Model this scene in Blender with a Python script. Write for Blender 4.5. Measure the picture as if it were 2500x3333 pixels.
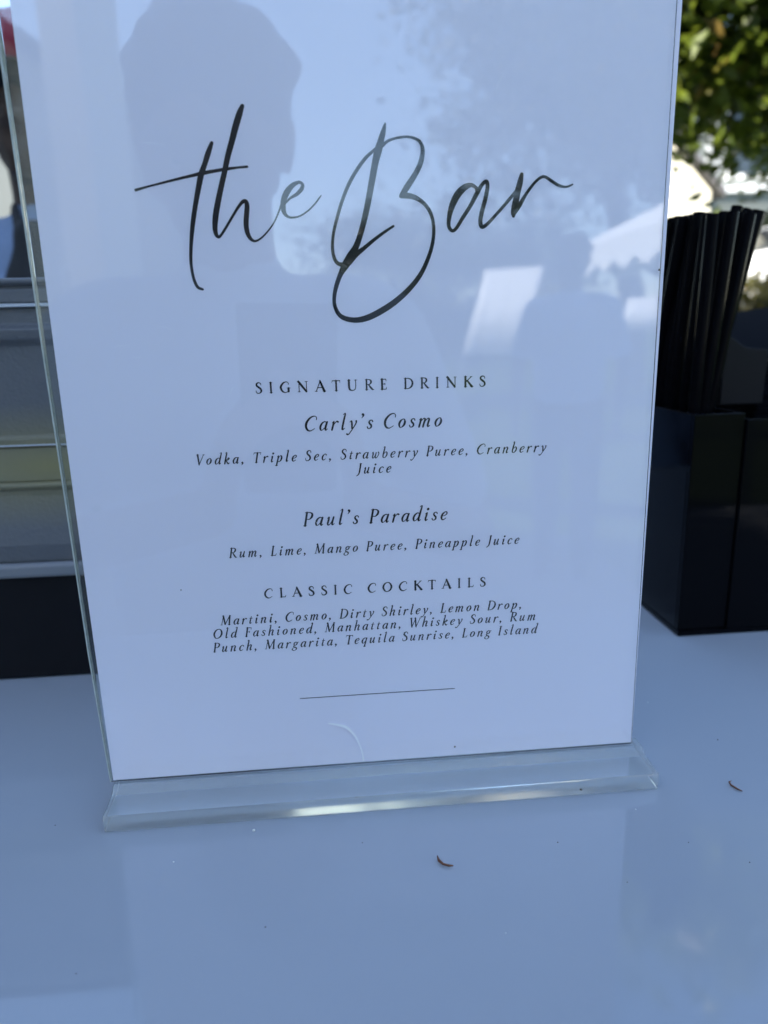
import bpy, bmesh, math, random
import numpy as np
from mathutils import Vector, Matrix, Quaternion
from math import radians as rad, sin, cos, pi

for o in list(bpy.data.objects):
    bpy.data.objects.remove(o)
SC = bpy.context.scene
COL = SC.collection
random.seed(7)

# ---------------------------------------------------------------- camera
GZ = -1.02                       # the patio; the bar table's top is z = 0
CAM = Vector((0.08996, -0.26255, 0.18297))
YAW, PITCH, ROLL = 0.08393, 0.24732, -0.02452
fwd = Vector((sin(YAW)*cos(PITCH), cos(YAW)*cos(PITCH), -sin(PITCH)))
_r0 = Vector((cos(YAW), -sin(YAW), 0)); _u0 = _r0.cross(fwd)
rgt = _r0*cos(ROLL) + _u0*sin(ROLL)
upv = _u0*cos(ROLL) - _r0*sin(ROLL)
cam = bpy.data.objects.new('camera', bpy.data.cameras.new('camera'))
COL.objects.link(cam)
M = Matrix((rgt, upv, -fwd)).transposed().to_4x4(); M.translation = CAM
cam.matrix_world = M
cd = cam.data
cd.sensor_fit = 'VERTICAL'; cd.sensor_height = 34.33; cd.lens = 24.0
cd.clip_start = 0.005; cd.clip_end = 2000
cd.dof.use_dof = True; cd.dof.focus_distance = 0.270; cd.dof.aperture_fstop = 8.0
cd.dof.aperture_blades = 0
SC.camera = cam

# ---------------------------------------------------------------- sky, sun, exposure
SUN_DIR = Vector((-0.84, -0.40, 0)).normalized()      # horizontal direction towards the sun
SUN_EL = rad(41)
world = bpy.data.worlds.new('World'); SC.world = world
world.use_nodes = True
wn = world.node_tree.nodes; wl = world.node_tree.links
sky = wn.new('ShaderNodeTexSky'); sky.sky_type = 'NISHITA'; sky.sun_disc = False
sky.sun_elevation = SUN_EL
sky.sun_rotation = math.atan2(SUN_DIR.x, SUN_DIR.y)
sky.altitude = 50; sky.air_density = 1.0; sky.dust_density = 0.6; sky.ozone_density = 1.6
wl.new(sky.outputs[0], wn['Background'].inputs[0])
wn['Background'].inputs[1].default_value = 0.13
sl = bpy.data.lights.new('sun', 'SUN'); sl.energy = 5.0; sl.angle = rad(0.53); sl.color = (1.0, 0.95, 0.86)
so = bpy.data.objects.new('sun', sl); COL.objects.link(so)
_sd = Vector((SUN_DIR.x*cos(SUN_EL), SUN_DIR.y*cos(SUN_EL), sin(SUN_EL)))
so.rotation_euler = _sd.to_track_quat('Z', 'Y').to_euler(); so.location = (-20, -10, 20)
SC.view_settings.view_transform = 'Standard'; SC.view_settings.look = 'None'
SC.view_settings.exposure = 1.95; SC.view_settings.gamma = 1.0
SC.cycles.use_denoising = True; SC.cycles.blur_glossy = 0.0
SC.cycles.max_bounces = 14; SC.cycles.transmission_bounces = 12; SC.cycles.glossy_bounces = 6
SC.cycles.diffuse_bounces = 4; SC.cycles.transparent_max_bounces = 16
SC.cycles.caustics_reflective = True; SC.cycles.caustics_refractive = True

# ---------------------------------------------------------------- helpers
def mat(name, color, rough=0.5, metal=0.0, spec=0.5, noise=None, bump=None, trans=0.0, ior=1.5, coat=0.0, sheen=0.0):
    """noise = (scale, amount) colour variation; bump = (scale, strength, distance)"""
    m = bpy.data.materials.new(name); m.use_nodes = True
    nt = m.node_tree; b = nt.nodes['Principled BSDF']
    c = tuple(color) + (1,)
    b.inputs['Base Color'].default_value = c
    b.inputs['Roughness'].default_value = rough
    b.inputs['Metallic'].default_value = metal
    b.inputs['IOR'].default_value = ior
    b.inputs['Specular IOR Level'].default_value = spec
    b.inputs['Transmission Weight'].default_value = trans
    b.inputs['Coat Weight'].default_value = coat
    tc = nt.nodes.new('ShaderNodeTexCoord')
    if noise:
        n = nt.nodes.new('ShaderNodeTexNoise'); n.inputs['Scale'].default_value = noise[0]
        n.inputs['Detail'].default_value = 6
        nt.links.new(tc.outputs['Object'], n.inputs['Vector'])
        r = nt.nodes.new('ShaderNodeMixRGB'); r.blend_type = 'MIX'
        a = noise[1]
        r.inputs[1].default_value = tuple(max(0, x*(1-a)) for x in color) + (1,)
        r.inputs[2].default_value = tuple(min(1, x*(1+a)) for x in color) + (1,)
        nt.links.new(n.outputs[0], r.inputs[0]); nt.links.new(r.outputs[0], b.inputs['Base Color'])
    if bump:
        n2 = nt.nodes.new('ShaderNodeTexNoise'); n2.inputs['Scale'].default_value = bump[0]
        n2.inputs['Detail'].default_value = 4
        nt.links.new(tc.outputs['Object'], n2.inputs['Vector'])
        bp = nt.nodes.new('ShaderNodeBump'); bp.inputs['Strength'].default_value = bump[1]
        bp.inputs['Distance'].default_value = bump[2]
        nt.links.new(n2.outputs[0], bp.inputs['Height']); nt.links.new(bp.outputs[0], b.inputs['Normal'])
    return m

def mesh_obj(name, verts, faces, m=None, parent=None, smooth=False, loc=None):
    me = bpy.data.meshes.new(name); me.from_pydata([tuple(v) for v in verts], [], [tuple(f) for f in faces]); me.update()
    o = bpy.data.objects.new(name, me); COL.objects.link(o)
    if m: me.materials.append(m)
    if parent: o.parent = parent
    if loc is not None: o.location = loc
    if smooth: me.polygons.foreach_set('use_smooth', [True]*len(me.polygons))
    return o

def bm_obj(name, bm, m=None, parent=None, smooth=False, bevel=0.0, loc=None, seg=2):
    bmesh.ops.recalc_face_normals(bm, faces=bm.faces[:])
    me = bpy.data.meshes.new(name); bm.to_mesh(me); bm.free()
    o = bpy.data.objects.new(name, me); COL.objects.link(o)
    if m: me.materials.append(m)
    if parent: o.parent = parent
    if loc is not None: o.location = loc
    if smooth: me.polygons.foreach_set('use_smooth', [True]*len(me.polygons))
    if bevel:
        md = o.modifiers.new('bevel', 'BEVEL'); md.width = bevel; md.segments = seg; md.limit_method = 'ANGLE'
        md.angle_limit = rad(35)
    return o

def empty(name, loc=(0, 0, 0), rz=0):
    o = bpy.data.objects.new(name, None); COL.objects.link(o)
    o.location = loc; o.rotation_euler = (0, 0, rz); o.empty_display_size = 0.1
    return o

def tag(o, label=None, cat=None, group=None, kind=None):
    if label: o['label'] = label
    if cat: o['category'] = cat
    if group: o['group'] = group
    if kind: o['kind'] = kind
    return o

def box(bm, x0, x1, y0, y1, z0, z1):
    v = [bm.verts.new(p) for p in ((x0,y0,z0),(x1,y0,z0),(x1,y1,z0),(x0,y1,z0),(x0,y0,z1),(x1,y0,z1),(x1,y1,z1),(x0,y1,z1))]
    for f in ((0,3,2,1),(4,5,6,7),(0,1,5,4),(1,2,6,5),(2,3,7,6),(3,0,4,7)):
        bm.faces.new([v[i] for i in f])

def prism(bm, prof, x0, x1):
    """profile of (y, z) points extruded along x"""
    a = [bm.verts.new((x0, y, z)) for y, z in prof]; b = [bm.verts.new((x1, y, z)) for y, z in prof]
    n = len(prof)
    bm.faces.new(a[::-1]); bm.faces.new(b)
    for i in range(n):
        bm.faces.new((a[i], a[(i+1) % n], b[(i+1) % n], b[i]))

def prism_y(bm, prof, y0, y1):
    a = [bm.verts.new((x, y0, z)) for x, z in prof]; b = [bm.verts.new((x, y1, z)) for x, z in prof]
    n = len(prof)
    bm.faces.new(a); bm.faces.new(b[::-1])
    for i in range(n):
        bm.faces.new((a[(i+1) % n], a[i], b[i], b[(i+1) % n]))

def tube(bm, pts, radii, n=10, caps=True):
    rings = []
    for i, p in enumerate(pts):
        p = Vector(p)
        d = (Vector(pts[min(i+1, len(pts)-1)]) - Vector(pts[max(i-1, 0)])).normalized()
        a = d.orthogonal().normalized() if i == 0 else (ref - d*ref.dot(d)).normalized()
        ref = a; b = d.cross(a)
        r = radii[i] if hasattr(radii, '__len__') else radii
        rings.append([bm.verts.new(p + (a*cos(2*pi*k/n) + b*sin(2*pi*k/n))*r) for k in range(n)])
    for i in range(len(rings)-1):
        for k in range(n):
            bm.faces.new((rings[i][k], rings[i][(k+1) % n], rings[i+1][(k+1) % n], rings[i+1][k]))
    if caps:
        bm.faces.new(rings[0][::-1]); bm.faces.new(rings[-1])

def lathe(bm, prof, n=24, c=(0, 0, 0)):
    rings = [[bm.verts.new((c[0]+r*cos(2*pi*k/n), c[1]+r*sin(2*pi*k/n), c[2]+z)) for k in range(n)] for r, z in prof]
    for i in range(len(rings)-1):
        for k in range(n):
            bm.faces.new((rings[i][k], rings[i][(k+1) % n], rings[i+1][(k+1) % n], rings[i+1][k]))

def copy_tree(o, parent=None):
    c = o.copy(); COL.objects.link(c)
    if parent: c.parent = parent
    for ch in list(o.children): copy_tree(ch, c)
    return c

# ---------------------------------------------------------------- materials
M_paper = mat('paper_white', (0.89, 0.86, 0.96), 0.75, spec=0.2, bump=(60, 0.05, 0.0004))
_nt = M_paper.node_tree; _t = _nt.nodes.new('ShaderNodeBsdfTranslucent'); _t.inputs[0].default_value = (.89, .86, .96, 1)
_m = _nt.nodes.new('ShaderNodeMixShader'); _m.inputs[0].default_value = .04
_nt.links.new(_nt.nodes['Principled BSDF'].outputs[0], _m.inputs[1]); _nt.links.new(_t.outputs[0], _m.inputs[2])
_nt.links.new(_m.outputs[0], _nt.nodes['Material Output'].inputs[0])      # paper lets some light through
M_ink = mat('black_ink', (0.012, 0.012, 0.014), 0.55, spec=0.3)
M_table = mat('white_laminate', (0.365, 0.39, 0.42), 0.05, noise=(7, 0.04), spec=0.6, bump=(160, 0.015, 0.0002))
M_black_gloss = mat('black_acrylic', (0.003, 0.003, 0.004), 0.05, spec=0.08)
M_straw = mat('black_straw_plastic', (0.003, 0.003, 0.004), 0.10, spec=0.02)
M_napkin = mat('black_napkin', (0.005, 0.0055, 0.008), 0.9, spec=0.05, noise=(60, 0.2), bump=(300, 0.4, 0.0006))
M_chest = mat('charcoal_textured_plastic', (0.13, 0.135, 0.14), 0.42, noise=(14, 0.2), bump=(520, 0.55, 0.0008))
M_chest_edge = mat('worn_plastic_edge', (0.21, 0.22, 0.23), 0.4)
M_black_plastic = mat('black_plastic', (0.005, 0.005, 0.007), 0.6, spec=0.2)

def acrylic(name, tint=(0.985, 1.0, 0.99), rough=0.0, ior=1.49):
    m = bpy.data.materials.new(name); m.use_nodes = True
    b = m.node_tree.nodes['Principled BSDF']
    b.inputs['Base Color'].default_value = tint + (1,)
    b.inputs['Roughness'].default_value = rough
    b.inputs['IOR'].default_value = ior
    b.inputs['Transmission Weight'].default_value = 1.0
    return m
M_acrylic = acrylic('clear_acrylic')
M_acrylic_base = acrylic('greenish_thick_acrylic', (0.88, 0.91, 0.91), 0.09)
M_acrylic_base.node_tree.nodes['Principled BSDF'].inputs['Transmission Weight'].default_value = 0.82
M_edge = mat('sawn_acrylic_edge', (0.44, 0.48, 0.43), 0.35, noise=(300, 0.3))

_nt = M_acrylic.node_tree; _b = _nt.nodes['Principled BSDF']          # sheet acrylic is never perfectly flat
_tc = _nt.nodes.new('ShaderNodeTexCoord'); _n = _nt.nodes.new('ShaderNodeTexNoise'); _n.inputs['Scale'].default_value = 16; _n.inputs['Detail'].default_value = 1
_bp = _nt.nodes.new('ShaderNodeBump'); _bp.inputs['Strength'].default_value = .12; _bp.inputs['Distance'].default_value = .0006
_nt.links.new(_tc.outputs['Object'], _n.inputs['Vector']); _nt.links.new(_n.outputs[0], _bp.inputs['Height']); _nt.links.new(_bp.outputs[0], _b.inputs['Normal'])
_nt = M_table.node_tree; _b = _nt.nodes['Principled BSDF']            # wiped smears: the gloss varies
_tc = _nt.nodes.new('ShaderNodeTexCoord'); _mp = _nt.nodes.new('ShaderNodeMapping'); _mp.inputs['Scale'].default_value = (3, 14, 8); _mp.inputs['Rotation'].default_value = (0, 0, .5)
_n = _nt.nodes.new('ShaderNodeTexNoise'); _n.inputs['Scale'].default_value = 3; _n.inputs['Detail'].default_value = 8
_r = _nt.nodes.new('ShaderNodeMapRange'); _r.inputs[1].default_value = .35; _r.inputs[2].default_value = .7; _r.inputs[3].default_value = .025; _r.inputs[4].default_value = .13
_nt.links.new(_tc.outputs['Object'], _mp.inputs[0]); _nt.links.new(_mp.outputs[0], _n.inputs['Vector']); _nt.links.new(_n.outputs[0], _r.inputs[0]); _nt.links.new(_r.outputs[0], _b.inputs['Roughness'])
TITLE_STROKES = [
 [(58.11,244.35,1.18),(56.74,241.42,1.77),(55.26,237.88,1.69),(53.85,234.72,1.95),(52.66,230.74,1.79),(51.23,225.51,1.62),(49.88,219.83,1.55),(48.85,214.08,1.25),(48.2,208.68,1.08),(48.22,204.9,1.0),(48.71,201.51,1.01),(49.73,199.15,1.01),(51.34,198.39,0.79)],
 [(32.19,230.21,0.92),(36.42,231.3,0.63),(41.59,232.49,0.72),(46.77,233.65,0.84),(51.94,234.73,1.02),(53.88,235.15,1.27),(57.97,235.81,1.06),(61.84,236.38,1.02),(65.71,236.84,0.77),(69.15,237.13,0.77)],
 [(68.83,255.35,1.34),(67.74,253.05,2.02),(66.2,249.19,2.11),(64.85,245.31,1.99),(62.99,240.21,1.87),(61.56,235.47,1.79),(60.03,230.68,1.84),(58.7,226.25,1.93),(57.65,222.2,1.98),(57.09,218.52,1.73),(57.26,216.25,1.39),(58.05,215.28,1.04),(59.06,216.02,0.87),(60.9,218.47,0.87),(63.32,221.93,0.86),(65.25,224.57,0.95),(66.88,226.26,1.17),(67.88,226.37,1.38),(68.26,224.95,1.64),(67.88,222.09,1.74),(67.55,219.22,1.74),(67.8,216.53,1.57),(68.68,214.65,1.22),(70.06,213.8,0.79),(71.95,214.48,0.61),(74.27,216.45,0.53),(76.87,219.52,0.52),(78.84,223.21,0.57),(80.01,226.06,0.61)],
 [(79.77,224.22,0.52),(82.55,227.06,0.7),(85.02,228.46,1.13),(86.76,230.07,1.31),(87.18,231.49,1.04),(86.0,232.22,1.04),(83.78,231.23,1.56),(81.79,229.1,2.0),(80.55,226.46,1.83),(80.32,224.01,1.66),(80.84,222.28,1.22),(82.01,221.32,0.79),(83.76,221.18,0.61),(85.98,221.69,0.53),(88.7,223.31,0.53),(90.99,225.35,0.53),(92.38,226.97,0.53),(93.31,228.07,0.31)],
 [(115.58,250.09,0.67),(114.85,247.51,1.68),(113.94,244.7,2.14),(113.02,241.89,2.59),(111.97,238.29,2.26),(110.81,233.09,2.16),(109.51,227.32,2.05),(108.21,222.02,2.01),(106.6,216.68,1.9),(104.72,211.83,2.08),(102.7,208.58,2.78),(100.74,205.59,2.67),(98.88,202.59,1.74),(97.28,198.73,1.51),(96.36,194.84,1.29),(96.53,191.74,1.29),(97.89,188.99,1.47),(100.37,187.52,1.71),(104.19,187.03,1.89),(108.36,187.91,2.13),(113.17,190.14,2.2),(117.98,193.11,2.08),(122.8,197.14,1.84),(127.01,202.11,1.6),(130.02,208.17,1.36),(131.53,213.65,1.23),(131.63,218.54,1.17),(130.55,222.33,1.22),(128.43,225.14,1.27),(125.56,227.03,1.56),(122.69,227.74,1.9),(120.5,227.6,1.38)],
 [(120.74,227.76,1.72),(122.74,230.65,2.07),(125.66,234.73,1.83),(127.42,238.21,1.71),(128.14,241.73,1.42),(127.49,244.16,1.14),(125.8,245.44,0.96),(122.98,246.06,0.79),(119.59,245.76,0.79),(116.47,244.85,0.9),(114.18,243.17,1.24)],
 [(113.91,243.53,1.13),(111.62,242.0,0.96),(108.73,239.59,1.13),(105.81,236.14,1.18),(102.83,231.58,1.19),(100.37,226.35,1.14),(98.46,221.06,1.08),(96.93,215.72,1.03),(96.44,210.86,1.09),(97.05,207.57,1.21),(98.32,206.02,1.33),(100.62,205.6,1.62)],
 [(117.66,218.0,0.81),(114.38,216.04,0.98),(110.84,213.65,1.16),(107.29,210.97,1.39),(104.33,208.83,1.85),(101.93,206.4,2.09)],
 [(147.15,228.87,1.75),(146.44,230.1,1.17),(144.81,230.91,1.4),(142.66,230.24,2.09),(140.34,228.23,2.45),(138.42,224.94,2.22),(137.25,221.18,1.64),(137.01,217.83,1.29),(138.18,216.29,1.18),(139.65,217.09,1.18),(141.82,220.32,1.29),(144.44,224.07,1.35),(146.58,227.81,1.52),(148.48,230.83,1.28),(150.04,232.09,1.28),(150.53,230.44,1.4),(149.87,226.71,1.47),(148.73,222.68,1.53),(148.12,219.44,1.48),(148.67,217.47,1.42),(150.37,218.16,1.18),(153.59,221.28,1.06),(157.07,224.92,1.12),(160.53,228.76,1.18)],
 [(162.46,234.19,1.29),(161.94,231.69,2.0),(161.12,228.49,2.12),(160.38,224.73,2.25),(159.85,222.03,1.9),(159.87,220.84,1.19)],
 [(159.97,221.49,1.31),(161.81,224.18,1.54),(164.09,227.82,1.12),(166.95,231.39,0.94),(169.14,233.13,1.0),(170.73,233.34,1.0),(172.84,232.15,1.07),(175.56,230.63,1.01),(178.26,230.08,0.77),(180.61,230.86,0.48)]]
# ---------------------------------------------------------------- lettering: pen strokes (x, y, width), cap height 100
def sf(x, y=1.5, w=11): return [(x-w, y, 3.2), (x+w, y, 3.2)]
IT = {
'a': (58, [[(45,54,5),(31,60,5),(14,48,8),(6,24,10),(11,4,8),(21,1,4),(36,16,4),(46,42,5)], [(49,58,8),(44,30,10),(43,8,9),(48,0,6),(58,9,3)]]),
'b': (54, [[(4,104,3),(16,111,6),(14,80,9),(10,30,9),(12,8,8),(20,0,5),(34,4,6),(46,24,9),(46,46,9),(38,58,6),(27,54,4),(12,34,3)]]),
'c': (47, [[(42,50,8),(36,59,5),(24,58,5),(11,42,9),(7,20,10),(14,3,8),(26,1,5),(42,12,3)]]),
'd': (60, [[(45,54,5),(31,60,5),(14,48,8),(6,24,10),(11,4,8),(21,1,4),(36,16,4),(46,42,5)], [(40,105,3),(54,112,6),(50,70,9),(45,25,10),(45,6,9),(50,0,6),(60,9,3)]]),
'e': (47, [[(10,27,3),(28,31,4),(42,43,6),(40,56,7),(28,59,5),(12,43,9),(7,20,10),(14,3,8),(26,1,5),(42,12,3)]]),
'g': (54, [[(38,56,5),(26,60,5),(12,47,8),(12,31,8),(24,23,5),(38,33,8),(42,48,8),(36,57,5),(26,60,4)], [(40,54,4),(54,57,5)], [(18,24,4),(9,12,7),(20,3,8),(38,-5,9),(42,-20,8),(28,-35,4),(8,-33,6),(-1,-21,7),(8,-7,4),(20,2,4)]]),
'h': (60, [[(4,104,3),(17,112,6),(14,70,9),(9,0,9)], [(11,28,3),(24,50,4),(38,60,6),(47,52,9),(43,28,9),(41,8,9),(46,0,6),(57,9,3)]]),
'i': (31, [[(4,48,3),(16,59,6),(14,40,9),(11,12,9),(15,0,7),(28,9,3)], [(17,84,12),(18,85.5,13),(19,87,12)]]),
'k': (55, [[(4,104,3),(17,112,6),(14,70,9),(9,0,9)], [(11,28,3),(26,42,4),(38,57,5),(46,52,9),(36,38,5),(17,31,3)], [(19,31,5),(34,10,9),(44,0,8),(55,8,3)]]),
'l': (31, [[(4,104,3),(17,112,6),(14,70,9),(11,12,9),(15,0,7),(28,9,3)]]),
'm': (89, [[(2,48,3),(13,59,6),(12,40,9),(8,0,9)], [(10,28,3),(24,52,4),(36,59,6),(42,50,9),(38,22,9),(36,0,9)], [(38,28,3),(54,52,4),(66,59,6),(72,50,9),(69,28,9),(68,8,9),(73,0,6),(84,9,3)]]),
'n': (61, [[(2,48,3),(13,59,6),(12,40,9),(8,0,9)], [(10,28,3),(24,52,4),(37,60,6),(46,51,9),(43,28,9),(41,8,9),(46,0,6),(57,9,3)]]),
'o': (54, [[(28,59,4),(13,46,9),(7,24,10),(15,3,6),(25,1,4),(40,14,9),(46,36,10),(39,56,6),(28,59,4)]]),
'p': (57, [[(2,48,3),(13,60,6),(12,30,9),(5,-37,9)], [(-7,-37,3.5),(16,-37,3.5)], [(11,30,3),(26,54,4),(40,59,7),(47,42,10),(42,16,9),(28,1,5),(13,5,4)]]),
'q': (56, [[(45,54,5),(31,60,5),(14,48,8),(6,24,10),(11,4,8),(21,1,4),(36,16,4),(46,42,5)], [(49,59,8),(44,20,9),(38,-37,9)], [(28,-37,3.5),(49,-37,3.5)]]),
'r': (43, [[(2,48,3),(13,59,6),(12,40,9),(8,0,9)], [(10,26,3),(24,50,4),(35,59,7),(42,55,9)]]),
's': (41, [[(36,49,6),(30,58,5),(18,58,5),(11,47,8),(18,34,9),(29,24,9),(31,10,8),(22,1,5),(10,2,5),(4,13,6)]]),
't': (34, [[(18,80,3),(16,55,7),(12,14,9),(16,1,7),(29,9,3)], [(4,56,4),(32,58,4)]]),
'u': (61, [[(2,48,3),(13,59,6),(12,36,9),(9,12,9),(14,0,7),(26,6,4),(42,38,3)], [(46,58,8),(42,28,9),(41,8,9),(46,0,6),(57,9,3)]]),
'w': (77, [[(2,48,3),(12,59,6),(14,36,9),(12,8,8),(22,0,6),(36,24,4),(43,54,6)], [(43,54,7),(40,30,8),(39,8,8),(50,0,6),(66,22,5),(71,46,6),(64,58,8)]]),
'y': (53, [[(2,50,3),(12,59,6),(18,40,9),(24,6,8)], [(46,57,9),(46,40,6),(30,6,5),(14,-24,5),(3,-37,6),(-6,-33,9)]]),
'C': (79, [[(75,76,5),(73,92,4),(56,101,5),(30,90,8),(10,60,11),(9,30,11),(24,5,9),(46,-1,5),(72,14,3)]]),
'D': (87, [[(18,100,10),(18,0,10)], [(6,98.5,3.5),(40,99.5,5),(68,86,8),(80,54,11),(70,20,10),(44,1,5),(6,1.5,3.5)]]),
'F': (57, [[(18,100,10),(18,0,10)], [(6,98,4),(56,98,5)], [(56,99,4),(57,80,3)], [(18,53,4),(46,53,4)], [(44,62,3),(44,44,3)], sf(18)]),
'I': (35, [[(17,100,10),(17,0,10)], sf(17), sf(17,98.5)]),
'J': (35, [[(22,100,10),(22,40,10),(20,4,9),(12,-14,7),(0,-24,6)], sf(22,98.5)]),
'L': (60, [[(18,100,10),(18,0,10)], [(6,1.5,4),(54,1.5,5)], [(53,1,4),(60,20,3)], sf(18,98.5)]),
'M': (104, [[(12,0,4),(20,100,5)], [(18,100,11),(48,6,10)], [(47,3,5),(84,100,5)], [(84,100,10),(90,0,10)], sf(12,1.5,9), sf(90), [(8,98.5,3.2),(22,98.5,4)], [(82,98.5,4),(96,98.5,3.2)]]),
'O': (95, [[(50,101,5),(22,86,9),(8,48,12),(22,10,9),(44,-1,5),(72,15,9),(85,52,12),(73,88,9),(50,101,5)]]),
'P': (63, [[(18,100,10),(18,0,10)], [(6,98.5,3.5),(38,99.5,5),(57,88,9),(57,66,10),(42,49,5),(26,50,4)], sf(18)]),
'R': (77, [[(18,100,10),(18,0,10)], [(6,98.5,3.5),(38,99.5,5),(56,88,9),(56,68,10),(42,52,5),(18,51,4)], [(34,52,6),(54,22,10),(70,3,9),(82,1,3)], sf(18)]),
'S': (58, [[(50,78,4),(46,94,5),(30,101,6),(14,90,9),(14,72,10),(30,56,11),(46,40,11),(50,18,10),(36,1,6),(18,0,5),(8,11,5),(6,26,3)]]),
'T': (70, [[(35,98,10),(35,0,10)], [(2,97.5,5),(68,97.5,5)], [(2,98,3),(-2,80,2.5)], [(68,98,3),(68,80,2.5)], sf(35,1.5,12)]),
'V': (74, [[(12,100,11),(38,0,9)], [(38,1,5),(70,100,4)], sf(12,98.5,12), sf(70,98.5,10)]),
'W': (112, [[(10,100,10),(34,0,9)], [(34,1,5),(60,98,4)], [(54,100,10),(78,0,9)], [(78,1,5),(108,100,4)], sf(10,98.5), sf(54,98.5,9), sf(108,98.5,9)]),
',': (24, [[(8,5,13),(12,0,10),(11,-8,6),(4,-19,3)]]),
'\u2019': (24, [[(8,101,13),(12,96,10),(11,88,6),(4,77,3)]]),
' ': (26, []),
}
UP = dict((k, IT[k]) for k in 'CDILORST ')
UP.update({
'A': (88, [[(8,0,5),(45,101,5)], [(43,101,10),(78,0,14)], [(22,36,5),(62,36,5)], sf(8), sf(78,1.5,13)]),
'E': (62, [[(18,100,12),(18,0,12)], [(6,98,4),(52,98,5)], [(52,99,4),(53,80,3)], [(18,52,4),(44,52,4)], [(43,62,3),(43,42,3)], [(6,1.5,4),(54,1.5,5)], [(53,1,4),(58,20,3)]]),
'G': (88, [[(74,78,5),(72,93,4),(54,101,5),(30,90,9),(10,60,12),(10,34,12),(26,7,9),(48,-1,5),(74,10,6)], [(74,40,12),(74,8,12)], [(61,41,3.5),(88,41,3.5)]]),
'K': (82, [[(18,100,12),(18,0,12)], [(70,98,5),(20,46,5)], [(34,60,10),(76,1,13)], sf(18), sf(18,98.5), sf(68,98.5,10), sf(74,1.5,13)]),
'N': (98, [[(18,100,5),(18,0,5)], [(14,100,13),(80,2,11)], [(82,100,5),(82,0,5)], sf(18), [(4,98.5,3.5),(18,98.5,4)], sf(82,98.5)]),
'U': (94, [[(18,100,12),(18,38,12),(25,8,10),(46,-1,6),(68,8,5),(76,38,5),(76,100,5)], sf(18,98.5), sf(76,98.5)]),
})
for k in ('D', 'I', 'L', 'R', 'T'):
    pass

def smooth_stroke(st, sub=6):
    if len(st) < 3: return st
    P = [np.array(p, float) for p in st]; out = []
    closed = np.allclose(P[0][:2], P[-1][:2])
    n = len(P)
    for i in range(n-1):
        p0 = P[i-1] if i > 0 else (P[-2] if closed else 2*P[0]-P[1])
        p3 = P[i+2] if i+2 < n else (P[1] if closed else 2*P[-1]-P[-2])
        p1, p2 = P[i], P[i+1]
        for k in range(sub):
            t = k/sub
            out.append(0.5*((2*p1) + (-p0+p2)*t + (2*p0-5*p1+4*p2-p3)*t*t + (-p0+3*p1-3*p2+p3)*t**3))
    out.append(P[-1])
    return out

class Ink:
    """strokes laid as ribbons with rounded ends on the plane of the card; every stroke a few microns above the one before"""
    def __init__(self): self.v = []; self.f = []; self.k = 0
    def stroke(self, st, y0):
        S = smooth_stroke(st)
        n = len(S); xy = np.array([(s[0], s[1]) for s in S]); w = np.array([max(s[2], 1e-5) for s in S])/2
        t = np.gradient(xy, axis=0); t /= (np.linalg.norm(t, axis=1, keepdims=True)+1e-12)
        nrm = np.stack([-t[:, 1], t[:, 0]], 1)
        L = xy + nrm*w[:, None]; R = xy - nrm*w[:, None]
        y = y0 - 2.5e-6*(self.k % 12); self.k += 1
        b = len(self.v)
        for i in range(n):
            self.v.append((L[i, 0], y, L[i, 1])); self.v.append((R[i, 0], y, R[i, 1]))
        for i in range(n-1):
            self.f.append((b+2*i, b+2*i+1, b+2*i+3, b+2*i+2))
        for e, s in ((0, -1), (n-1, 1)):           # rounded ends
            c = len(self.v); m = 5
            a0 = math.atan2(nrm[e, 1], nrm[e, 0])
            for q in range(1, m):
                a = a0 - s*pi*q/m
                self.v.append((xy[e, 0]+w[e]*cos(a), y, xy[e, 1]+w[e]*sin(a)))
            loop = [b+2*e] + list(range(c, c+m-1)) + [b+2*e+1]
            self.f.append(tuple(loop if s < 0 else loop[::-1]))
    def build(self, name, parent):
        return mesh_obj(name, self.v, self.f, M_ink, parent)

def text_line(s, x0, x1, z, cap, y, italic=True, weight=1.0):
    G = IT if italic else UP
    k = cap/100.0; sl = 0.19 if italic else 0.0; ex = 1.0 if italic else 1.13      # the capitals are set wide
    nat = sum(G[c][0] for c in s)*k*ex
    ls = (x1-x0-nat)/(len(s)-1)
    ink = Ink(); x = x0
    for c in s:
        for st in G[c][1]:
            ink.stroke([(x+(px+sl*py)*k*ex, z+py*k, max(pw*weight*k, 0.00013)) for px, py, pw in st], y)
        x += G[c][0]*k*ex + ls
    return ink, ls/k

# ================================================================ large structure: ground, street, houses
def gh(x, y):
    t = min(1, max(0, (y-3.8)/4.6)); t = t*t*(3-2*t)
    return GZ + 1.06*t
M_grass = mat('lawn_grass', (0.055, 0.085, 0.025), 0.9, spec=0.1, noise=(3.5, 0.5), bump=(40, 0.8, 0.03))
M_patio = mat('concrete_patio', (0.24, 0.235, 0.225), 0.85, spec=0.2, noise=(5, 0.18), bump=(60, 0.3, 0.004))
M_asphalt = mat('asphalt', (0.055, 0.055, 0.058), 0.9, noise=(30, 0.3), bump=(150, 0.5, 0.006))
M_kerb = mat('concrete_kerb', (0.38, 0.37, 0.35), 0.85, noise=(6, 0.15))
xs = [-300, -150, -60] + [i*1.5 for i in range(-20, 21)] + [60, 150, 300]
ys = [-300, -150, -60] + [i*1.0 for i in range(-30, 3)] + [3 + 0.35*i for i in range(0, 19)] + [11, 14, 20, 30, 60, 150, 300]
gv = [(x, y, gh(x, y) - 0.012*((int(x*7) + int(y*5)) % 3)*0.2) for y in ys for x in xs]
nx = len(xs)
gf = [(j*nx+i, j*nx+i+1, (j+1)*nx+i+1, (j+1)*nx+i) for j in range(len(ys)-1) for i in range(nx-1)]
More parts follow.
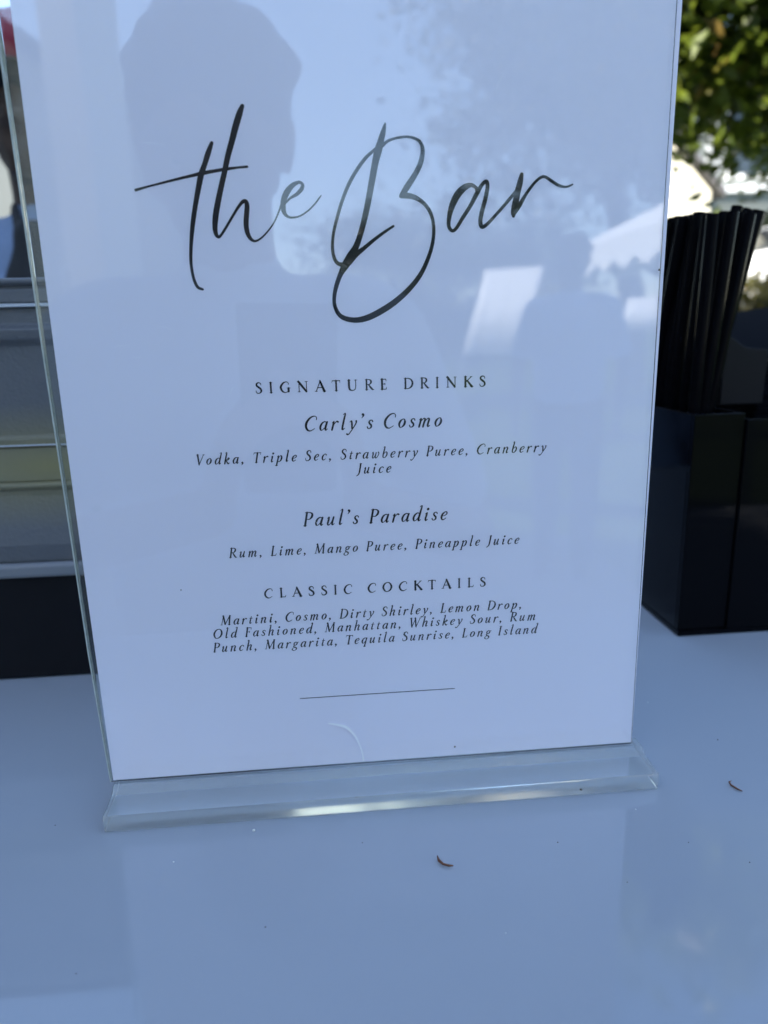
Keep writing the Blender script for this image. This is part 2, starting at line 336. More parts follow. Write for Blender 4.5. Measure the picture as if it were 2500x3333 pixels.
tag(mesh_obj('ground', gv, gf, M_grass, smooth=True), 'mown lawn rising to the street behind the bar', kind='structure')
bm = bmesh.new(); box(bm, -5.2, 1.5, -3.6, 3.4, GZ-0.05, GZ+0.03)
tag(bm_obj('patio', bm, M_patio, bevel=0.01), 'pale concrete patio under the bar table', kind='structure')
bm = bmesh.new(); box(bm, -120, 120, 9.1, 14.2, -0.02, 0.065)
tag(bm_obj('road', bm, M_asphalt), 'dark asphalt street in front of the houses', kind='structure')
bm = bmesh.new(); box(bm, -120, 120, 8.85, 9.1, -0.1, 0.16); box(bm, -120, 120, 14.2, 14.45, -0.1, 0.16)
tag(bm_obj('kerb', bm, M_kerb, bevel=0.02), 'concrete kerb along the street', kind='structure')

M_cream = mat('cream_stucco', (0.80, 0.74, 0.58), 0.9, spec=0.2, noise=(2.5, 0.05), bump=(90, 0.3, 0.004))
M_greywall = mat('pale_grey_siding', (0.50, 0.51, 0.50), 0.8, noise=(3, 0.06), bump=(30, 0.2, 0.004))
M_whitetrim = mat('white_trim_paint', (0.80, 0.80, 0.78), 0.5, noise=(8, 0.03))
M_roof = mat('grey_shingles', (0.13, 0.12, 0.12), 0.9, noise=(18, 0.35), bump=(35, 0.6, 0.02))
M_pane = mat('window_pane', (0.02, 0.025, 0.03), 0.05, spec=0.8)
M_door = mat('door_paint', (0.10, 0.06, 0.04), 0.5)

def wall_window(parent, cx, y, cz, w, h, s=1, shutters=False):
    """window on a wall facing -Y (s=1) or +Y (s=-1)"""
    fr = bmesh.new(); t = 0.07
    box(fr, cx-w/2-t, cx+w/2+t, min(y, y-s*.06), max(y, y-s*.06), cz+h/2, cz+h/2+t)
    box(fr, cx-w/2-t, cx+w/2+t, min(y, y-s*.06), max(y, y-s*.06), cz-h/2-t, cz-h/2)
    for sx in (-1, 1):
        box(fr, cx+sx*(w/2+t/2)-t/2, cx+sx*(w/2+t/2)+t/2, min(y, y-s*.06), max(y, y-s*.06), cz-h/2, cz+h/2)
    box(fr, cx-w/2, cx+w/2, min(y-s*.01, y-s*.045), max(y-s*.01, y-s*.045), cz-.02, cz+.02)
    f = bm_obj('window', fr, M_whitetrim, parent)
    p = bmesh.new(); box(p, cx-w/2, cx+w/2, min(y-s*.004, y-s*.02), max(y-s*.004, y-s*.02), cz-h/2, cz+h/2)
    bm_obj('pane', p, M_pane, f)
    sb = bmesh.new(); box(sb, cx-w/2-.14, cx+w/2+.14, min(y, y-s*.12), max(y, y-s*.12), cz-h/2-t-.05, cz-h/2-t-.003)
    bm_obj('sill', sb, M_whitetrim, f)
    if shutters:
        for sx in (-1, 1):
            q = bmesh.new(); x0 = cx+sx*(w/2+t+.03); x1 = x0+sx*w*.48
            box(q, min(x0, x1), max(x0, x1), min(y-s*.003, y-s*.03), max(y-s*.003, y-s*.03), cz-h/2-t, cz+h/2+t)
            k = cz-h/2
            while k < cz+h/2:
                box(q, min(x0, x1)+.06, max(x0, x1)-.06, min(y-s*.032, y-s*.055), max(y-s*.032, y-s*.055), k, k+.045); k += .075
            bm_obj('shutter', q, M_greywall, parent)

def gable_roof(bm, x0, x1, y0, y1, ze, zp, axis, oh=0.35, th=0.16):
    if axis == 'y':                       # ridge along y
        xm = (x0+x1)/2; k = (zp-ze)/(xm-x0)
        prof = [(x0-oh, ze-oh*k), (xm, zp), (x1+oh, ze-oh*k), (x1+oh, ze-oh*k+th), (xm, zp+th*1.15), (x0-oh, ze-oh*k+th)]
        prism_y(bm, prof, y0-oh, y1+oh)
    else:
        ym = (y0+y1)/2; k = (zp-ze)/(ym-y0)
        prof = [(y0-oh, ze-oh*k), (ym, zp), (y1+oh, ze-oh*k), (y1+oh, ze-oh*k+th), (ym, zp+th*1.15), (y0-oh, ze-oh*k+th)]
        prism(bm, prof, x0-oh, x1+oh)

# the cream house across the street: gabled wing in front, recessed wing with a porch roof beside it
hr = tag(empty('house', (0, 0, 0)), 'cream house across the street with a gabled wing and recessed porch wing', 'house')
bm = bmesh.new(); prism_y(bm, [(3.6, -.1), (8.85, -.1), (8.85, 3.0), (6.2, 5.6), (3.6, 3.0)], 16, 26)
bm_obj('wall', bm, M_cream, hr)
M_siding = mat('sage_siding_with_shade', (.20, .215, .20), .8, noise=(3, .06))  # darker base colour puts the recessed wing's shade into the siding
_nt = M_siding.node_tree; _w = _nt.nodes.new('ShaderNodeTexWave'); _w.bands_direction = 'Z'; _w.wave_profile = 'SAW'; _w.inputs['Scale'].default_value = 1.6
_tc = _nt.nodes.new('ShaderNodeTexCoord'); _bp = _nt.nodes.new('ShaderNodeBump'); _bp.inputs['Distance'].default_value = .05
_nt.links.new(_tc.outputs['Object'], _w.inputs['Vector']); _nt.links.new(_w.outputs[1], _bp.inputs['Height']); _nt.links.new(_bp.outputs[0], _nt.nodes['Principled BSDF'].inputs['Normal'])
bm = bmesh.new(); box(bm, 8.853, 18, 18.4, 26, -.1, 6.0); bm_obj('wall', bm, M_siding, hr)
bm = bmesh.new(); gable_roof(bm, 3.6, 8.85, 16, 26, 3.06, 5.68, 'y', 0.22); bm_obj('roof', bm, M_roof, hr)
bm = bmesh.new(); gable_roof(bm, 8.9, 18, 18.4, 26, 6.02, 8.2, 'x', 0.4); bm_obj('roof', bm, M_roof, hr)
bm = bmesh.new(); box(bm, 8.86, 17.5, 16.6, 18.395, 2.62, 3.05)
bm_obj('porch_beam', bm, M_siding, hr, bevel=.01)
bm = bmesh.new(); box(bm, 8.86, 17.6, 16.5, 18.393, 3.053, 3.24); bm_obj('porch_trim', bm, M_whitetrim, hr, bevel=.01)
for px in (11.2, 13.7, 16.2):
    bm = bmesh.new(); box(bm, px-.12, px+.12, 16.7, 16.94, -.1, 2.617); bm_obj('porch_post', bm, M_whitetrim, hr, bevel=.01)
wall_window(hr, 11.1, 18.4, 4.55, 1.1, 1.5, 1, True); wall_window(hr, 14.6, 18.4, 4.55, 1.1, 1.5, 1, True)
wall_window(hr, 5.2, 16, 1.7, 1.1, 1.4, 1, True)
bm = bmesh.new(); box(bm, 12.2, 13.2, 18.35, 18.397, -.05, 2.1); bm_obj('door', bm, M_door, hr, bevel=.01)

# unseen tall house, added at the left to keep the bar in shade
hs = tag(empty('house', (0, 0, 0)), 'unseen tall pale grey house added beside the patio to shade the bar', 'house')
bm = bmesh.new(); prism_y(bm, [(-13.5, GZ-.1), (-5.4, GZ-.1), (-5.4, 7.3), (-9.45, 9.6), (-13.5, 7.3)], -7, 8)
bm_obj('wall', bm, M_greywall, hs)
bm = bmesh.new(); gable_roof(bm, -13.5, -5.4, -7, 8, 7.38, 9.7, 'y', 0.5); bm_obj('roof', bm, M_roof, hs)
for cy in (-5, -1.5, 2, 5.5):
    for cz in (.5, 3.4, 5.9):
        f = bmesh.new(); x = -5.4
        box(f, x, x+.06, cy-.62, cy+.62, cz-.82, cz-.75); box(f, x, x+.06, cy-.62, cy+.62, cz+.75, cz+.82)
        box(f, x, x+.06, cy-.62, cy-.55, cz-.75, cz+.75); box(f, x, x+.06, cy+.55, cy+.62, cz-.75, cz+.75)
        box(f, x+.01, x+.05, cy-.55, cy+.55, cz-.02, cz+.02)
        w = bm_obj('window', f, M_whitetrim, hs)
        p = bmesh.new(); box(p, x+.004, x+.02, cy-.55, cy+.55, cz-.75, cz+.75); bm_obj('pane', p, M_pane, w)

# pale house far to the left behind the bartender, and a gabled house behind the photographer
def plain_house(label, x0, x1, y0, y1, zg, ze, zp, axis, wm, side):
    h = tag(empty('house', (0, 0, 0)), label, 'house')
    bm = bmesh.new()
    if axis == 'y': prism_y(bm, [(x0, zg), (x1, zg), (x1, ze), ((x0+x1)/2, zp), (x0, ze)], y0, y1)
    else: prism(bm, [(y0, zg), (y1, zg), (y1, ze), ((y0+y1)/2, zp), (y0, ze)], x0, x1)
    bm_obj('wall', bm, wm, h)
    bm = bmesh.new(); gable_roof(bm, x0, x1, y0, y1, ze+.08, zp+.1, axis, .4); bm_obj('roof', bm, M_roof, h)
    yy = y0 if side == 1 else y1; k = x0+1.4
    while k < x1-1:
        for cz in [zg+1.7] + ([zg+4.4] if ze-zg > 5.5 else []): wall_window(h, k, yy, cz, 1.0, 1.3, side)
        k += 2.6
    return h
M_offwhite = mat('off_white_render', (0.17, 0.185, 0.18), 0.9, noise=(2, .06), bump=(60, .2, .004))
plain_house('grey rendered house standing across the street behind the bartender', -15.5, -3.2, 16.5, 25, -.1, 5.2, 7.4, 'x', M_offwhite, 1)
plain_house('low gabled house behind the photographer, mirrored in the sign', -12.5, -2.2, -21, -12, GZ-.1, 3.1, 6.4, 'y', M_greywall, -1)

# ================================================================ the bar table
bt = tag(empty('bar_table', (0.2, 0.22, GZ+.03)), 'glossy white bar table carrying the acrylic menu sign', 'table')
bm = bmesh.new(); box(bm, -1.0, 1.0, -.40, .42, -.032-GZ-.03, -GZ-.03)
bm_obj('tabletop', bm, M_table, bt, bevel=.006)
bm = bmesh.new()
box(bm, -.9, .9, -.33, -.31, .86, .957); box(bm, -.9, .9, .33, .35, .86, .957)
bm_obj('apron', bm, M_whitetrim, bt)
for sx in (-1, 1):
    for sy in (-1, 1):
        bm = bmesh.new(); box(bm, sx*.93-.03, sx*.93+.03, .01+sy*.33-.03, .01+sy*.33+.03, 0, .957)
        bm_obj('leg', bm, M_whitetrim, bt, bevel=.004)

# ================================================================ acrylic sign holder and the menu card
W, TOP, BOT = 0.2159, 0.2885, 0.0101
sh = tag(empty('sign_holder', (0, 0, 0)), 'clear acrylic sign holder on a thick clear base', 'sign holder')
def plate(name, y0, y1, xl0, xl1, xr, xrt, zb, zt):
    bm = bmesh.new()
    prism_y(bm, [(xl0, zb), (xr, zb), (xrt, zt), (xl1, zt), (-.0039, .18), (-.0024, .066)], y0, y1)
    return bm_obj(name, bm, M_acrylic, sh, bevel=.00025, seg=2)
plate('front_panel', -.0016, -.0004, -.0006, -.0044, W-.0007, W-.0024, BOT+.0002, TOP+.004)
plate('back_panel', .0005, .0017, -.0006, -.0044, W-.0007, W-.0024, BOT+.0002, TOP+.004)
for y0, y1 in ((-.00165, -.00035), (.00045, .00175)):
    bm = bmesh.new()
    prism_y(bm, [(-.0009, BOT+.0003), (-.0005, BOT+.0003), (-.0023, .066), (-.0038, .18), (-.0043, TOP+.0038), (-.0051, TOP+.0038), (-.0044, .18), (-.00285, .066)], y0, y1)
    bm_obj('panel_edge', bm, M_edge, sh)
bm = bmesh.new()
prism(bm, [(-.0191, .0003), (-.0191, .0072), (-.0068, .0077), (-.0032, .0098), (.0034, .0098), (.0068, .0077), (.0191, .0072), (.0191, .0003)], .0006, W+.0034)
bm_obj('base', bm, M_acrylic_base, sh, bevel=.0004, seg=2)
ink = Ink()
M_scr = mat('scratch_in_acrylic', (0.95, 0.96, 0.97), 0.5)
sv = [(.0874, .0298, .0006), (.0912, .0288, .0009), (.0948, .0272, .0012), (.0982, .0225, .0008), (.1003, .0165, .0006), (.1010, .0115, .0005)]
ink.stroke(sv, -.00163)
o = ink.build('scratch', sh); o.data.materials.clear(); o.data.materials.append(M_scr)
o['label'] = 'short curved scratch low on the front panel'
random.seed(3)
for i in range(18):                    # fine scuffs on the front face
    x = random.uniform(.01, .21); z = random.uniform(.02, .28); a = random.uniform(0, pi); l = random.uniform(.002, .008)
    b = a + random.uniform(-.5, .5); ink = Ink()
    ink.stroke([(x, z, .00003), (x+l*cos(a)*.5, z+l*sin(a)*.5, .00010), (x+l*cos(a)*.5+l*.5*cos(b), z+l*.5*sin(a)+l*.2*sin(b), .00003)], -.00163)
    o = ink.build('scuff', sh); o.data.materials.clear(); o.data.materials.append(M_scr)

mc = bmesh.new(); N = 24                # the card, with a slight bow along its left edge
grid = [[[None]*2 for j in range(N+1)] for i in range(5)]
for i in range(5):
    for j in range(N+1):
        z = BOT+.0003 + (TOP-BOT)*j/N; bow = -.0007*sin(pi*j/N)*(1-i/4)
        for k, y in enumerate((0, .00018)):
            grid[i][j][k] = mc.verts.new((W*i/4 + bow, y, z))
for i in range(4):
    for j in range(N):
        mc.faces.new((grid[i][j][0], grid[i+1][j][0], grid[i+1][j+1][0], grid[i][j+1][0]))
        mc.faces.new((grid[i][j][1], grid[i][j+1][1], grid[i+1][j+1][1], grid[i+1][j][1]))
for j in range(N):
    mc.faces.new((grid[0][j][0], grid[0][j+1][0], grid[0][j+1][1], grid[0][j][1]))
    mc.faces.new((grid[4][j][0], grid[4][j][1], grid[4][j+1][1], grid[4][j+1][0]))
for i in range(4):
    mc.faces.new((grid[i][0][0], grid[i][0][1], grid[i+1][0][1], grid[i+1][0][0]))
    mc.faces.new((grid[i][N][0], grid[i+1][N][0], grid[i+1][N][1], grid[i][N][1]))
card = tag(bm_obj('menu_card', mc, M_paper), 'white bar menu card with black script title and drinks list', 'menu')
YI = -.00006
ink = Ink()
for st in TITLE_STROKES:
    ink.stroke([(x/1000, z/1000, w/1000) for x, z, w in st], YI)
ink.build('title_lettering', card)['label'] = 'large handwritten black lettering reading the Bar'
LINES = [
 ('heading_lettering', 'SIGNATURE DRINKS', .0669, .1506, .1625, .00368, False, 1.7),
 ('drink_name_lettering', 'Carly\u2019s Cosmo', .0835, .1341, .1484, .0052, True, 1.45),
 ('ingredients_lettering', 'Vodka, Triple Sec, Strawberry Puree, Cranberry', .0435, .1739, .1374, .00368, True, 1.5),
 ('ingredients_lettering', 'Juice', .1023, .1148, .1318, .00368, True, 1.5),
 ('drink_name_lettering', 'Paul\u2019s Paradise', .0811, .1359, .1125, .0052, True, 1.45),
 ('ingredients_lettering', 'Rum, Lime, Mango Puree, Pineapple Juice', .0528, .1643, .1015, .00368, True, 1.5),
 ('heading_lettering', 'CLASSIC COCKTAILS', .0651, .1515, .0846, .00365, False, 1.7),
 ('ingredients_lettering', 'Martini, Cosmo, Dirty Shirley, Lemon Drop,', .0476, .1661, .0745, .00372, True, 1.5),
 ('ingredients_lettering', 'Old Fashioned, Manhattan, Whiskey Sour, Rum', .0443, .1719, .0691, .00372, True, 1.5),
 ('ingredients_lettering', 'Punch, Margarita, Tequila Sunrise, Long Island', .0438, .1725, .0634, .00372, True, 1.5),
]
for nm, s, x0, x1, z, cap, it, wt in LINES:
    ink, ls = text_line(s, x0, x1, z, cap, YI, it, wt)
    ink.build(nm, card)['label'] = 'line of black %s lettering reading %s' % ('italic' if it else 'capital', s)
ink = Ink(); ink.stroke([(.0765, .0411, .00033), (.1391, .0411, .00033)], YI)
ink.build('rule_line', card)['label'] = 'thin black rule near the foot of the card'

# ================================================================ bits on the table
M_bud = mat('dry_brown_bud', (0.15, 0.055, 0.025), 0.6, noise=(900, .4))
def bud(pts, radii, label):
    bm = bmesh.new(); tube(bm, pts, radii, 8)
    return tag(bm_obj('dry_bud', bm, M_bud, smooth=True), label, 'plant debris', 'dry brown buds fallen on the table')
bud([(.1242, -.0468, .0008), (.1244, -.0492, .0008), (.1256, -.0512, .0009), (.1275, -.0520, .0008), (.1290, -.0522, .0008)], [.0002, .0005, .0004, .0004, .0002],
    'curled brown dry bud on the white table in front of the sign base')
bud([(.2508, -.0182, .0008), (.2494, -.0190, .0009), (.2490, -.0210, .0009), (.2502, -.0236, .0008), (.2513, -.0252, .0008)], [.0001, .0003, .0004, .0004, .0002],
    'curled brown dry bud on the table right of the sign base')
M_crumbw = mat('pale_crumb', (0.7, 0.7, 0.66), 0.7); M_crumbd = mat('dark_crumb', (0.10, 0.07, 0.04), 0.8)
def crumb(x, y, z, r, m, label):
    bm = bmesh.new(); bmesh.ops.create_icosphere(bm, subdivisions=1, radius=r)
    for v in bm.verts: v.co = Vector((v.co.x*random.uniform(.7, 1.62), v.co.y*random.uniform(.7, 1.62), v.co.z*random.uniform(.6, 1)))
    o = bm_obj('crumb', bm, m, loc=(x, y, z+r*.6)); tag(o, label, 'speck', 'specks of dirt on the table and sign')
crumb(.0573, -.0245, 0, .00055, M_crumbw, 'pale crumb on the table just in front of the sign base')
crumb(.0969, -.0190, .0072, .00030, M_crumbd, 'dark speck on the front edge of the clear base')
crumb(.1868, -.0196, .0030, .00042, M_crumbd, 'brown crumb by the front face of the clear base')
crumb(.1692, -.0443, 0, .00022, M_crumbd, 'tiny dark speck on the table right of the curled bud')
crumb(.2160, -.0500, 0, .00022, M_crumbd, 'tiny dark speck on the table nearest the right edge')
DEB = [(.030, -.038, .0003, 'w'), (.065, -.071, .00022, 'd'), (.098, -.036, .00018, 'd'), (.140, -.082, .0002, 'w'), (.205, -.030, .00025, 'w'), (.232, -.062, .0002, 'd'),
       (.262, .012, .00028, 'd'), (.246, .048, .00022, 'w'), (.275, -.008, .00018, 'd'), (-.020, -.012, .00022, 'd'), (-.034, -.060, .00018, 'w'), (.186, -.066, .00016, 'd'), (.010, -.082, .0002, 'd')]
for x, y, r, c in DEB:
    crumb(x, y, 0, r, M_crumbw if c == 'w' else M_crumbd, 'tiny %s grain of dust scattered on the white table' % ('pale' if c == 'w' else 'dark'))
def tint_or_speck(x, z, r, label):
    bm = bmesh.new(); bmesh.ops.create_icosphere(bm, subdivisions=1, radius=r)
    for v in bm.verts: v.co.y *= .15
    tag(bm_obj('speck', bm, M_crumbd, loc=(x, -.0017, z)), label, 'speck', 'specks of dirt on the table and sign')
tint_or_speck(.0343, .0901, .00028, 'tiny dark fleck on the sign left of the cocktail list')
tint_or_speck(.1390, .0151, .00045, 'round brown speck low on the sign above the base')
tint_or_speck(.2133, .2020, .00045, 'dark fleck near the right edge of the sign')

# ================================================================ ice chest behind the sign, left
ic = tag(empty('ice_chest', (-.25, .117, 0)), 'charcoal textured plastic ice chest with ridged side behind the sign', 'ice chest')
X0, X1, DY = -.30, .30, .33
def chest(name, prof, m, bev=.0012):
    bm = bmesh.new(); prism(bm, [(y-.117, z) for y, z in prof], X0, X1); return bm_obj(name, bm, m, ic, bevel=bev)
def painted_tint(name, base, tint_or_speck, rough, bump):
    """dark plastic with yellow showing through from behind painted softly into its colour"""
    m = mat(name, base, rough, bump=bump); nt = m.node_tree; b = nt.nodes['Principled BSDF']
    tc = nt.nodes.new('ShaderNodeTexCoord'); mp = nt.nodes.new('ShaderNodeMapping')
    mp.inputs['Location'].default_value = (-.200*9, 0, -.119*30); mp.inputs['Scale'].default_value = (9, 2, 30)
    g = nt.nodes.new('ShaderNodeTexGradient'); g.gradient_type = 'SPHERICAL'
    mx = nt.nodes.new('ShaderNodeMixRGB'); mx.inputs[1].default_value = base+(1,); mx.inputs[2].default_value = tint_or_speck+(1,)
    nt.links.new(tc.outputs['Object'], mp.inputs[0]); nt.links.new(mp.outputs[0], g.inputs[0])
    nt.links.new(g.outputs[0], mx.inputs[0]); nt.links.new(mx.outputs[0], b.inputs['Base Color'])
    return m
M_yel = painted_tint('plastic_band_painted_tint', (.17, .175, .18), (.27, .24, .11), .35, (300, .15, .0006))  # yellow of a thing behind the plastic is painted into its colour
M_shell = painted_tint('textured_plastic_painted_tint', (.13, .135, .14), (.26, .23, .10), .42, (520, .55, .0008))
chest('plinth', [(.118, .0005), (.118, .0600), (.44, .0600), (.44, .0005)], M_black_plastic)
chest('lower_rim', [(.1135, .0602), (.1130, .0622), (.1130, .0668), (.1150, .0680), (.446, .0680), (.446, .0602)], M_chest_edge)
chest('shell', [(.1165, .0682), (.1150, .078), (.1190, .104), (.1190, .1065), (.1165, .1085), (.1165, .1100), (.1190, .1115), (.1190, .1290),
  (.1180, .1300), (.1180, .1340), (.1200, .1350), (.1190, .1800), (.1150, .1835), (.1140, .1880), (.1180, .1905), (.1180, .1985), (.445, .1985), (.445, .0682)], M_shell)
M_bright = mat('painted_highlight', (0.55, 0.58, 0.60), 0.35)  # pale strips stand in for highlights along lid and groove
chest('lid_highlight', [(.1150, .1987), (.1150, .2003), (.446, .2003), (.446, .1987)], M_bright, .0003)
chest('groove_highlight', [(.1165, .1302), (.1165, .1308), (.1179, .1308), (.1179, .1302)], M_bright, .0001)
chest('lid', [(.1150, .2005), (.1150, .2070), (.1165, .2085), (.1125, .2095), (.1125, .2120), (.15, .2145), (.42, .2145), (.446, .2110), (.446, .2005)], M_chest)
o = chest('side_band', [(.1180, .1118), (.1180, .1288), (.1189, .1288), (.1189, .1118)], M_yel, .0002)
o['label'] = 'smooth band with yellow showing through painted into its colour'
bm = bmesh.new(); tube(bm, [(X1+.004, .10, .15), (X1+.035, .10, .15), (X1+.035, .22, .15), (X1+.004, .22, .15)], .007, 8)
bm_obj('handle', bm, M_black_plastic, ic, smooth=True)

# ================================================================ black bar caddy with straws and napkins, right
bc = tag(empty('bar_caddy', (0, 0, 0)), 'glossy black acrylic bar caddy holding straws and napkins', 'caddy')
def open_bin(name, x0, x1, y0, y1, z0, z1, t=.003):
    bm = bmesh.new()
    box(bm, x0, x1, y0, y0+t, z0, z1); box(bm, x0, x1, y1-t, y1, z0, z1)
    box(bm, x0, x0+t, y0+t, y1-t, z0, z1); box(bm, x1-t, x1, y0+t, y1-t, z0, z1)
    box(bm, x0+t, x1-t, y0+t, y1-t, z0, z0+t)
    return bm_obj(name, bm, M_black_gloss, bc, bevel=.0005)
open_bin('straw_bin', .2985, .3285, .1225, .272, .0035, .1335)
open_bin('napkin_bin', .3288, .53, .1206, .40, .0035, .1300)
bm = bmesh.new(); box(bm, .2980, .5305, .1204, .402, .0003, .0034); bm_obj('base', bm, M_black_gloss, bc, bevel=.0006)
bm = bmesh.new()
prism_y(bm, [(.3545, .1300), (.3545, .1735), (.3585, .1742), (.3625, .1715), (.3675, .1678), (.373, .1664), (.3835, .1658), (.3845, .1620), (.3840, .1300)], .195, .203)
bm_obj('napkin_guard', bm, M_black_plastic, bc, bevel=.0006)

def unproject_y(px, py, y):           # a photo pixel to the vertical plane at depth y
    d = fwd + rgt*((px-1250)/2330.0) - upv*((py-1666.5)/2330.0)
    return CAM + d*((y-CAM.y)/d.y)
STRAWS = [  # tip pixel, tip depth, foot x, foot y
 (2400, 672, .195, .3050, .190), (2470, 688, .180, .3065, .172), (2440, 697, .160, .3050, .150), (2384, 690, .150, .3060, .145), (2321, 698, .150, .3040, .142),
 (2276, 692, .190, .3055, .182), (2240, 703, .208, .3055, .200), (2213, 705, .228, .3055, .225), (2192, 710, .236, .3055, .232), (2176, 716, .242, .3060, .238),
 (2360, 690, .200, .3080, .200), (2300, 694, .205, .3060, .205), (2258, 700, .215, .3050, .215), (2428, 680, .210, .3060, .205), (2462, 686, .200, .3085, .192),
 (2340, 706, .225, .3070, .225), (2150, 722, .250, .3060, .246), (2130, 726, .254, .3060, .252), (2415, 694, .170, .3040, .160), (2225, 712, .200, .3040, .228), (2164, 718, .232, .3060, .236),
 (2352, 696, .165, .3035, .156), (2305, 700, .170, .3030, .160), (2262, 699, .196, .3055, .190), (2232, 706, .218, .3055, .210), (2205, 708, .240, .3055, .236), (2445, 690, .190, .3055, .182), (2478, 690, .215, .3110, .210)]
random.seed(11)
wh = ['tip farthest left', 'left of the tallest tip', 'tallest tip', 'right of the tallest tip']
order = sorted(range(len(STRAWS)), key=lambda i: STRAWS[i][0])
for i, (px, py, y, fx, fy) in enumerate(STRAWS):
    tip = unproject_y(px, py, y); t_ = (.1335-.0072)/(tip.z-.0072)
    fx = min(.3212, max(fx, .3058, (.3056 - tip.x*t_)/(1-t_)))          # every straw stays inside its bin
    ft = Vector((fx, fy, .0072)); d = (tip-ft).normalized()
    a = d.orthogonal().normalized(); b = d.cross(a); n = 16; R, r = .0036, .0033
    v = []; f = []
    for base, rad_ in ((ft, R), (tip, R), (tip, r), (ft, r)):
        for k in range(n): v.append(base + (a*cos(2*pi*k/n)+b*sin(2*pi*k/n))*rad_)
    for q in range(4):
        for k in range(n):
            f.append((q*n+k, q*n+(k+1) % n, ((q+1) % 4)*n+(k+1) % n, ((q+1) % 4)*n+k))
    o = mesh_obj('straw', v, f, M_straw, smooth=False)
    o.data.polygons.foreach_set('use_smooth', [True]*len(o.data.polygons))
    md = o.modifiers.new('es', 'EDGE_SPLIT'); md.split_angle = rad(50)
    lab = 'black plastic straw standing in the bunch in the caddy'
    if i == 0: lab = 'black plastic straw standing tallest in the caddy bunch'
    if i == 1: lab = 'black plastic straw leaning farthest right in the caddy bunch'
    if i == 3: lab = 'black plastic straw just left of the tallest straw'
    if i == 2: lab = 'wide open black straw tip in front of the right-leaning straw'
    tag(o, lab, 'straw', 'black drinking straws in the bar caddy')

NZ = .012
def napkin(z, x0, x1, y0, y1, sag, tilt, label, th=.0021):
    bm = bmesh.new(); n = 8
    lo = []; hi = []
    for i in range(n+1):
        t = i/n; y = y0+(y1-y0)*t; zz = z + tilt*t + sag*sin(pi*t)
        lo.append((y, zz)); hi.append((y, zz+th*(.8 if i in (0, n) else 1)))
    prism(bm, lo + hi[::-1], x0, x1)
    o = bm_obj('napkin', bm, M_napkin, bevel=.0004, seg=1)
    return tag(o, label, 'napkin', 'black cocktail napkins stacked in the caddy')
random.seed(5)
z = .0068
for k in range(58):
    dx = random.uniform(-.0012, .0012); dy = random.uniform(-.0012, .0012)
    lab = 'folded black paper napkin in the stack in the caddy'
    tilt = 0
    napkin(z, .387+dx, .512+dx, .206+dy, .33+dy, 0, tilt, lab, .0021)
    z += .0026
_n = napkin(z-.004, .352, .515, .205, .345, .002, .024, 'topmost black napkin lifting off the stack in the caddy', .0024)
for v in _n.data.vertices: v.co.z += (v.co.x-.352)*.13 - .003*sin((v.co.x-.352)*40)

# ================================================================ trees, hedges
def leaf_mat(name, col, trans=0.45):
    m = bpy.data.materials.new(name); m.use_nodes = True; nt = m.node_tree
    b = nt.nodes['Principled BSDF']; out = nt.nodes['Material Output']
    gi = nt.nodes.new('ShaderNodeNewGeometry'); rp = nt.nodes.new('ShaderNodeValToRGB')
    e = rp.color_ramp.elements
    e[0].color = tuple(c*.55 for c in col)+(1,); e[1].color = (min(1, col[0]*1.9), col[1]*1.5, col[2]*1.0, 1)
    k = e.new(.93); k.color = (min(1, col[0]*1.6), col[1]*1.35, col[2], 1)
    e[2].color = (.20, .12, .035, 1)
    nt.links.new(gi.outputs['Random Per Island'], rp.inputs[0]); nt.links.new(rp.outputs[0], b.inputs['Base Color'])
    b.inputs['Roughness'].default_value = .38
    t = nt.nodes.new('ShaderNodeBsdfTranslucent'); nt.links.new(rp.outputs[0], t.inputs[0])
    mx = nt.nodes.new('ShaderNodeMixShader'); mx.inputs[0].default_value = trans
    nt.links.new(b.outputs[0], mx.inputs[1]); nt.links.new(t.outputs[0], mx.inputs[2]); nt.links.new(mx.outputs[0], out.inputs[0])
    return m
M_leaf1 = leaf_mat('broad_green_leaves', (.105, .155, .02))
M_leaf2 = leaf_mat('dark_green_leaves', (.030, .055, .016), .3)
M_leaf3 = leaf_mat('olive_shrub_leaves', (.085, .090, .022), .35)
M_bark = mat('tree_bark', (.10, .075, .055), .9, noise=(20, .4), bump=(30, .8, .01))

def leaves(name, P, size, m, parent, rng, droop=.35):
    n = len(P)
    d = rng.normal(size=(n, 3)); d[:, 2] = d[:, 2]*.55 - droop; d /= np.linalg.norm(d, axis=1, keepdims=True)
    u = rng.normal(size=(n, 3)); s = np.cross(d, u); s /= np.linalg.norm(s, axis=1, keepdims=True)
    nn = np.cross(s, d)
    L = (size*rng.uniform(.65, 1.3, n))[:, None]; Wd = L*rng.uniform(.20, .30, n)[:, None]
    a = P; t = P + d*L; mid = P + d*L*.45
    l = mid + s*Wd + nn*Wd*.45; r = mid - s*Wd + nn*Wd*.45
    V = np.stack([a, l, t, r], 1).reshape(-1, 3)
    i = np.arange(n)*4
    F = np.stack([i, i+1, i+2, i, i+2, i+3], 1).reshape(-1, 3)
    me = bpy.data.meshes.new(name)
    me.vertices.add(len(V)); me.vertices.foreach_set('co', V.ravel())
    me.loops.add(len(F)*3); me.loops.foreach_set('vertex_index', F.ravel().astype(np.int32))
    me.polygons.add(len(F)); me.polygons.foreach_set('loop_start', (np.arange(len(F))*3).astype(np.int32))
    me.update(calc_edges=True); me.validate()
    me.materials.append(m)
    o = bpy.data.objects.new(name, me); COL.objects.link(o); o.parent = parent
    return o

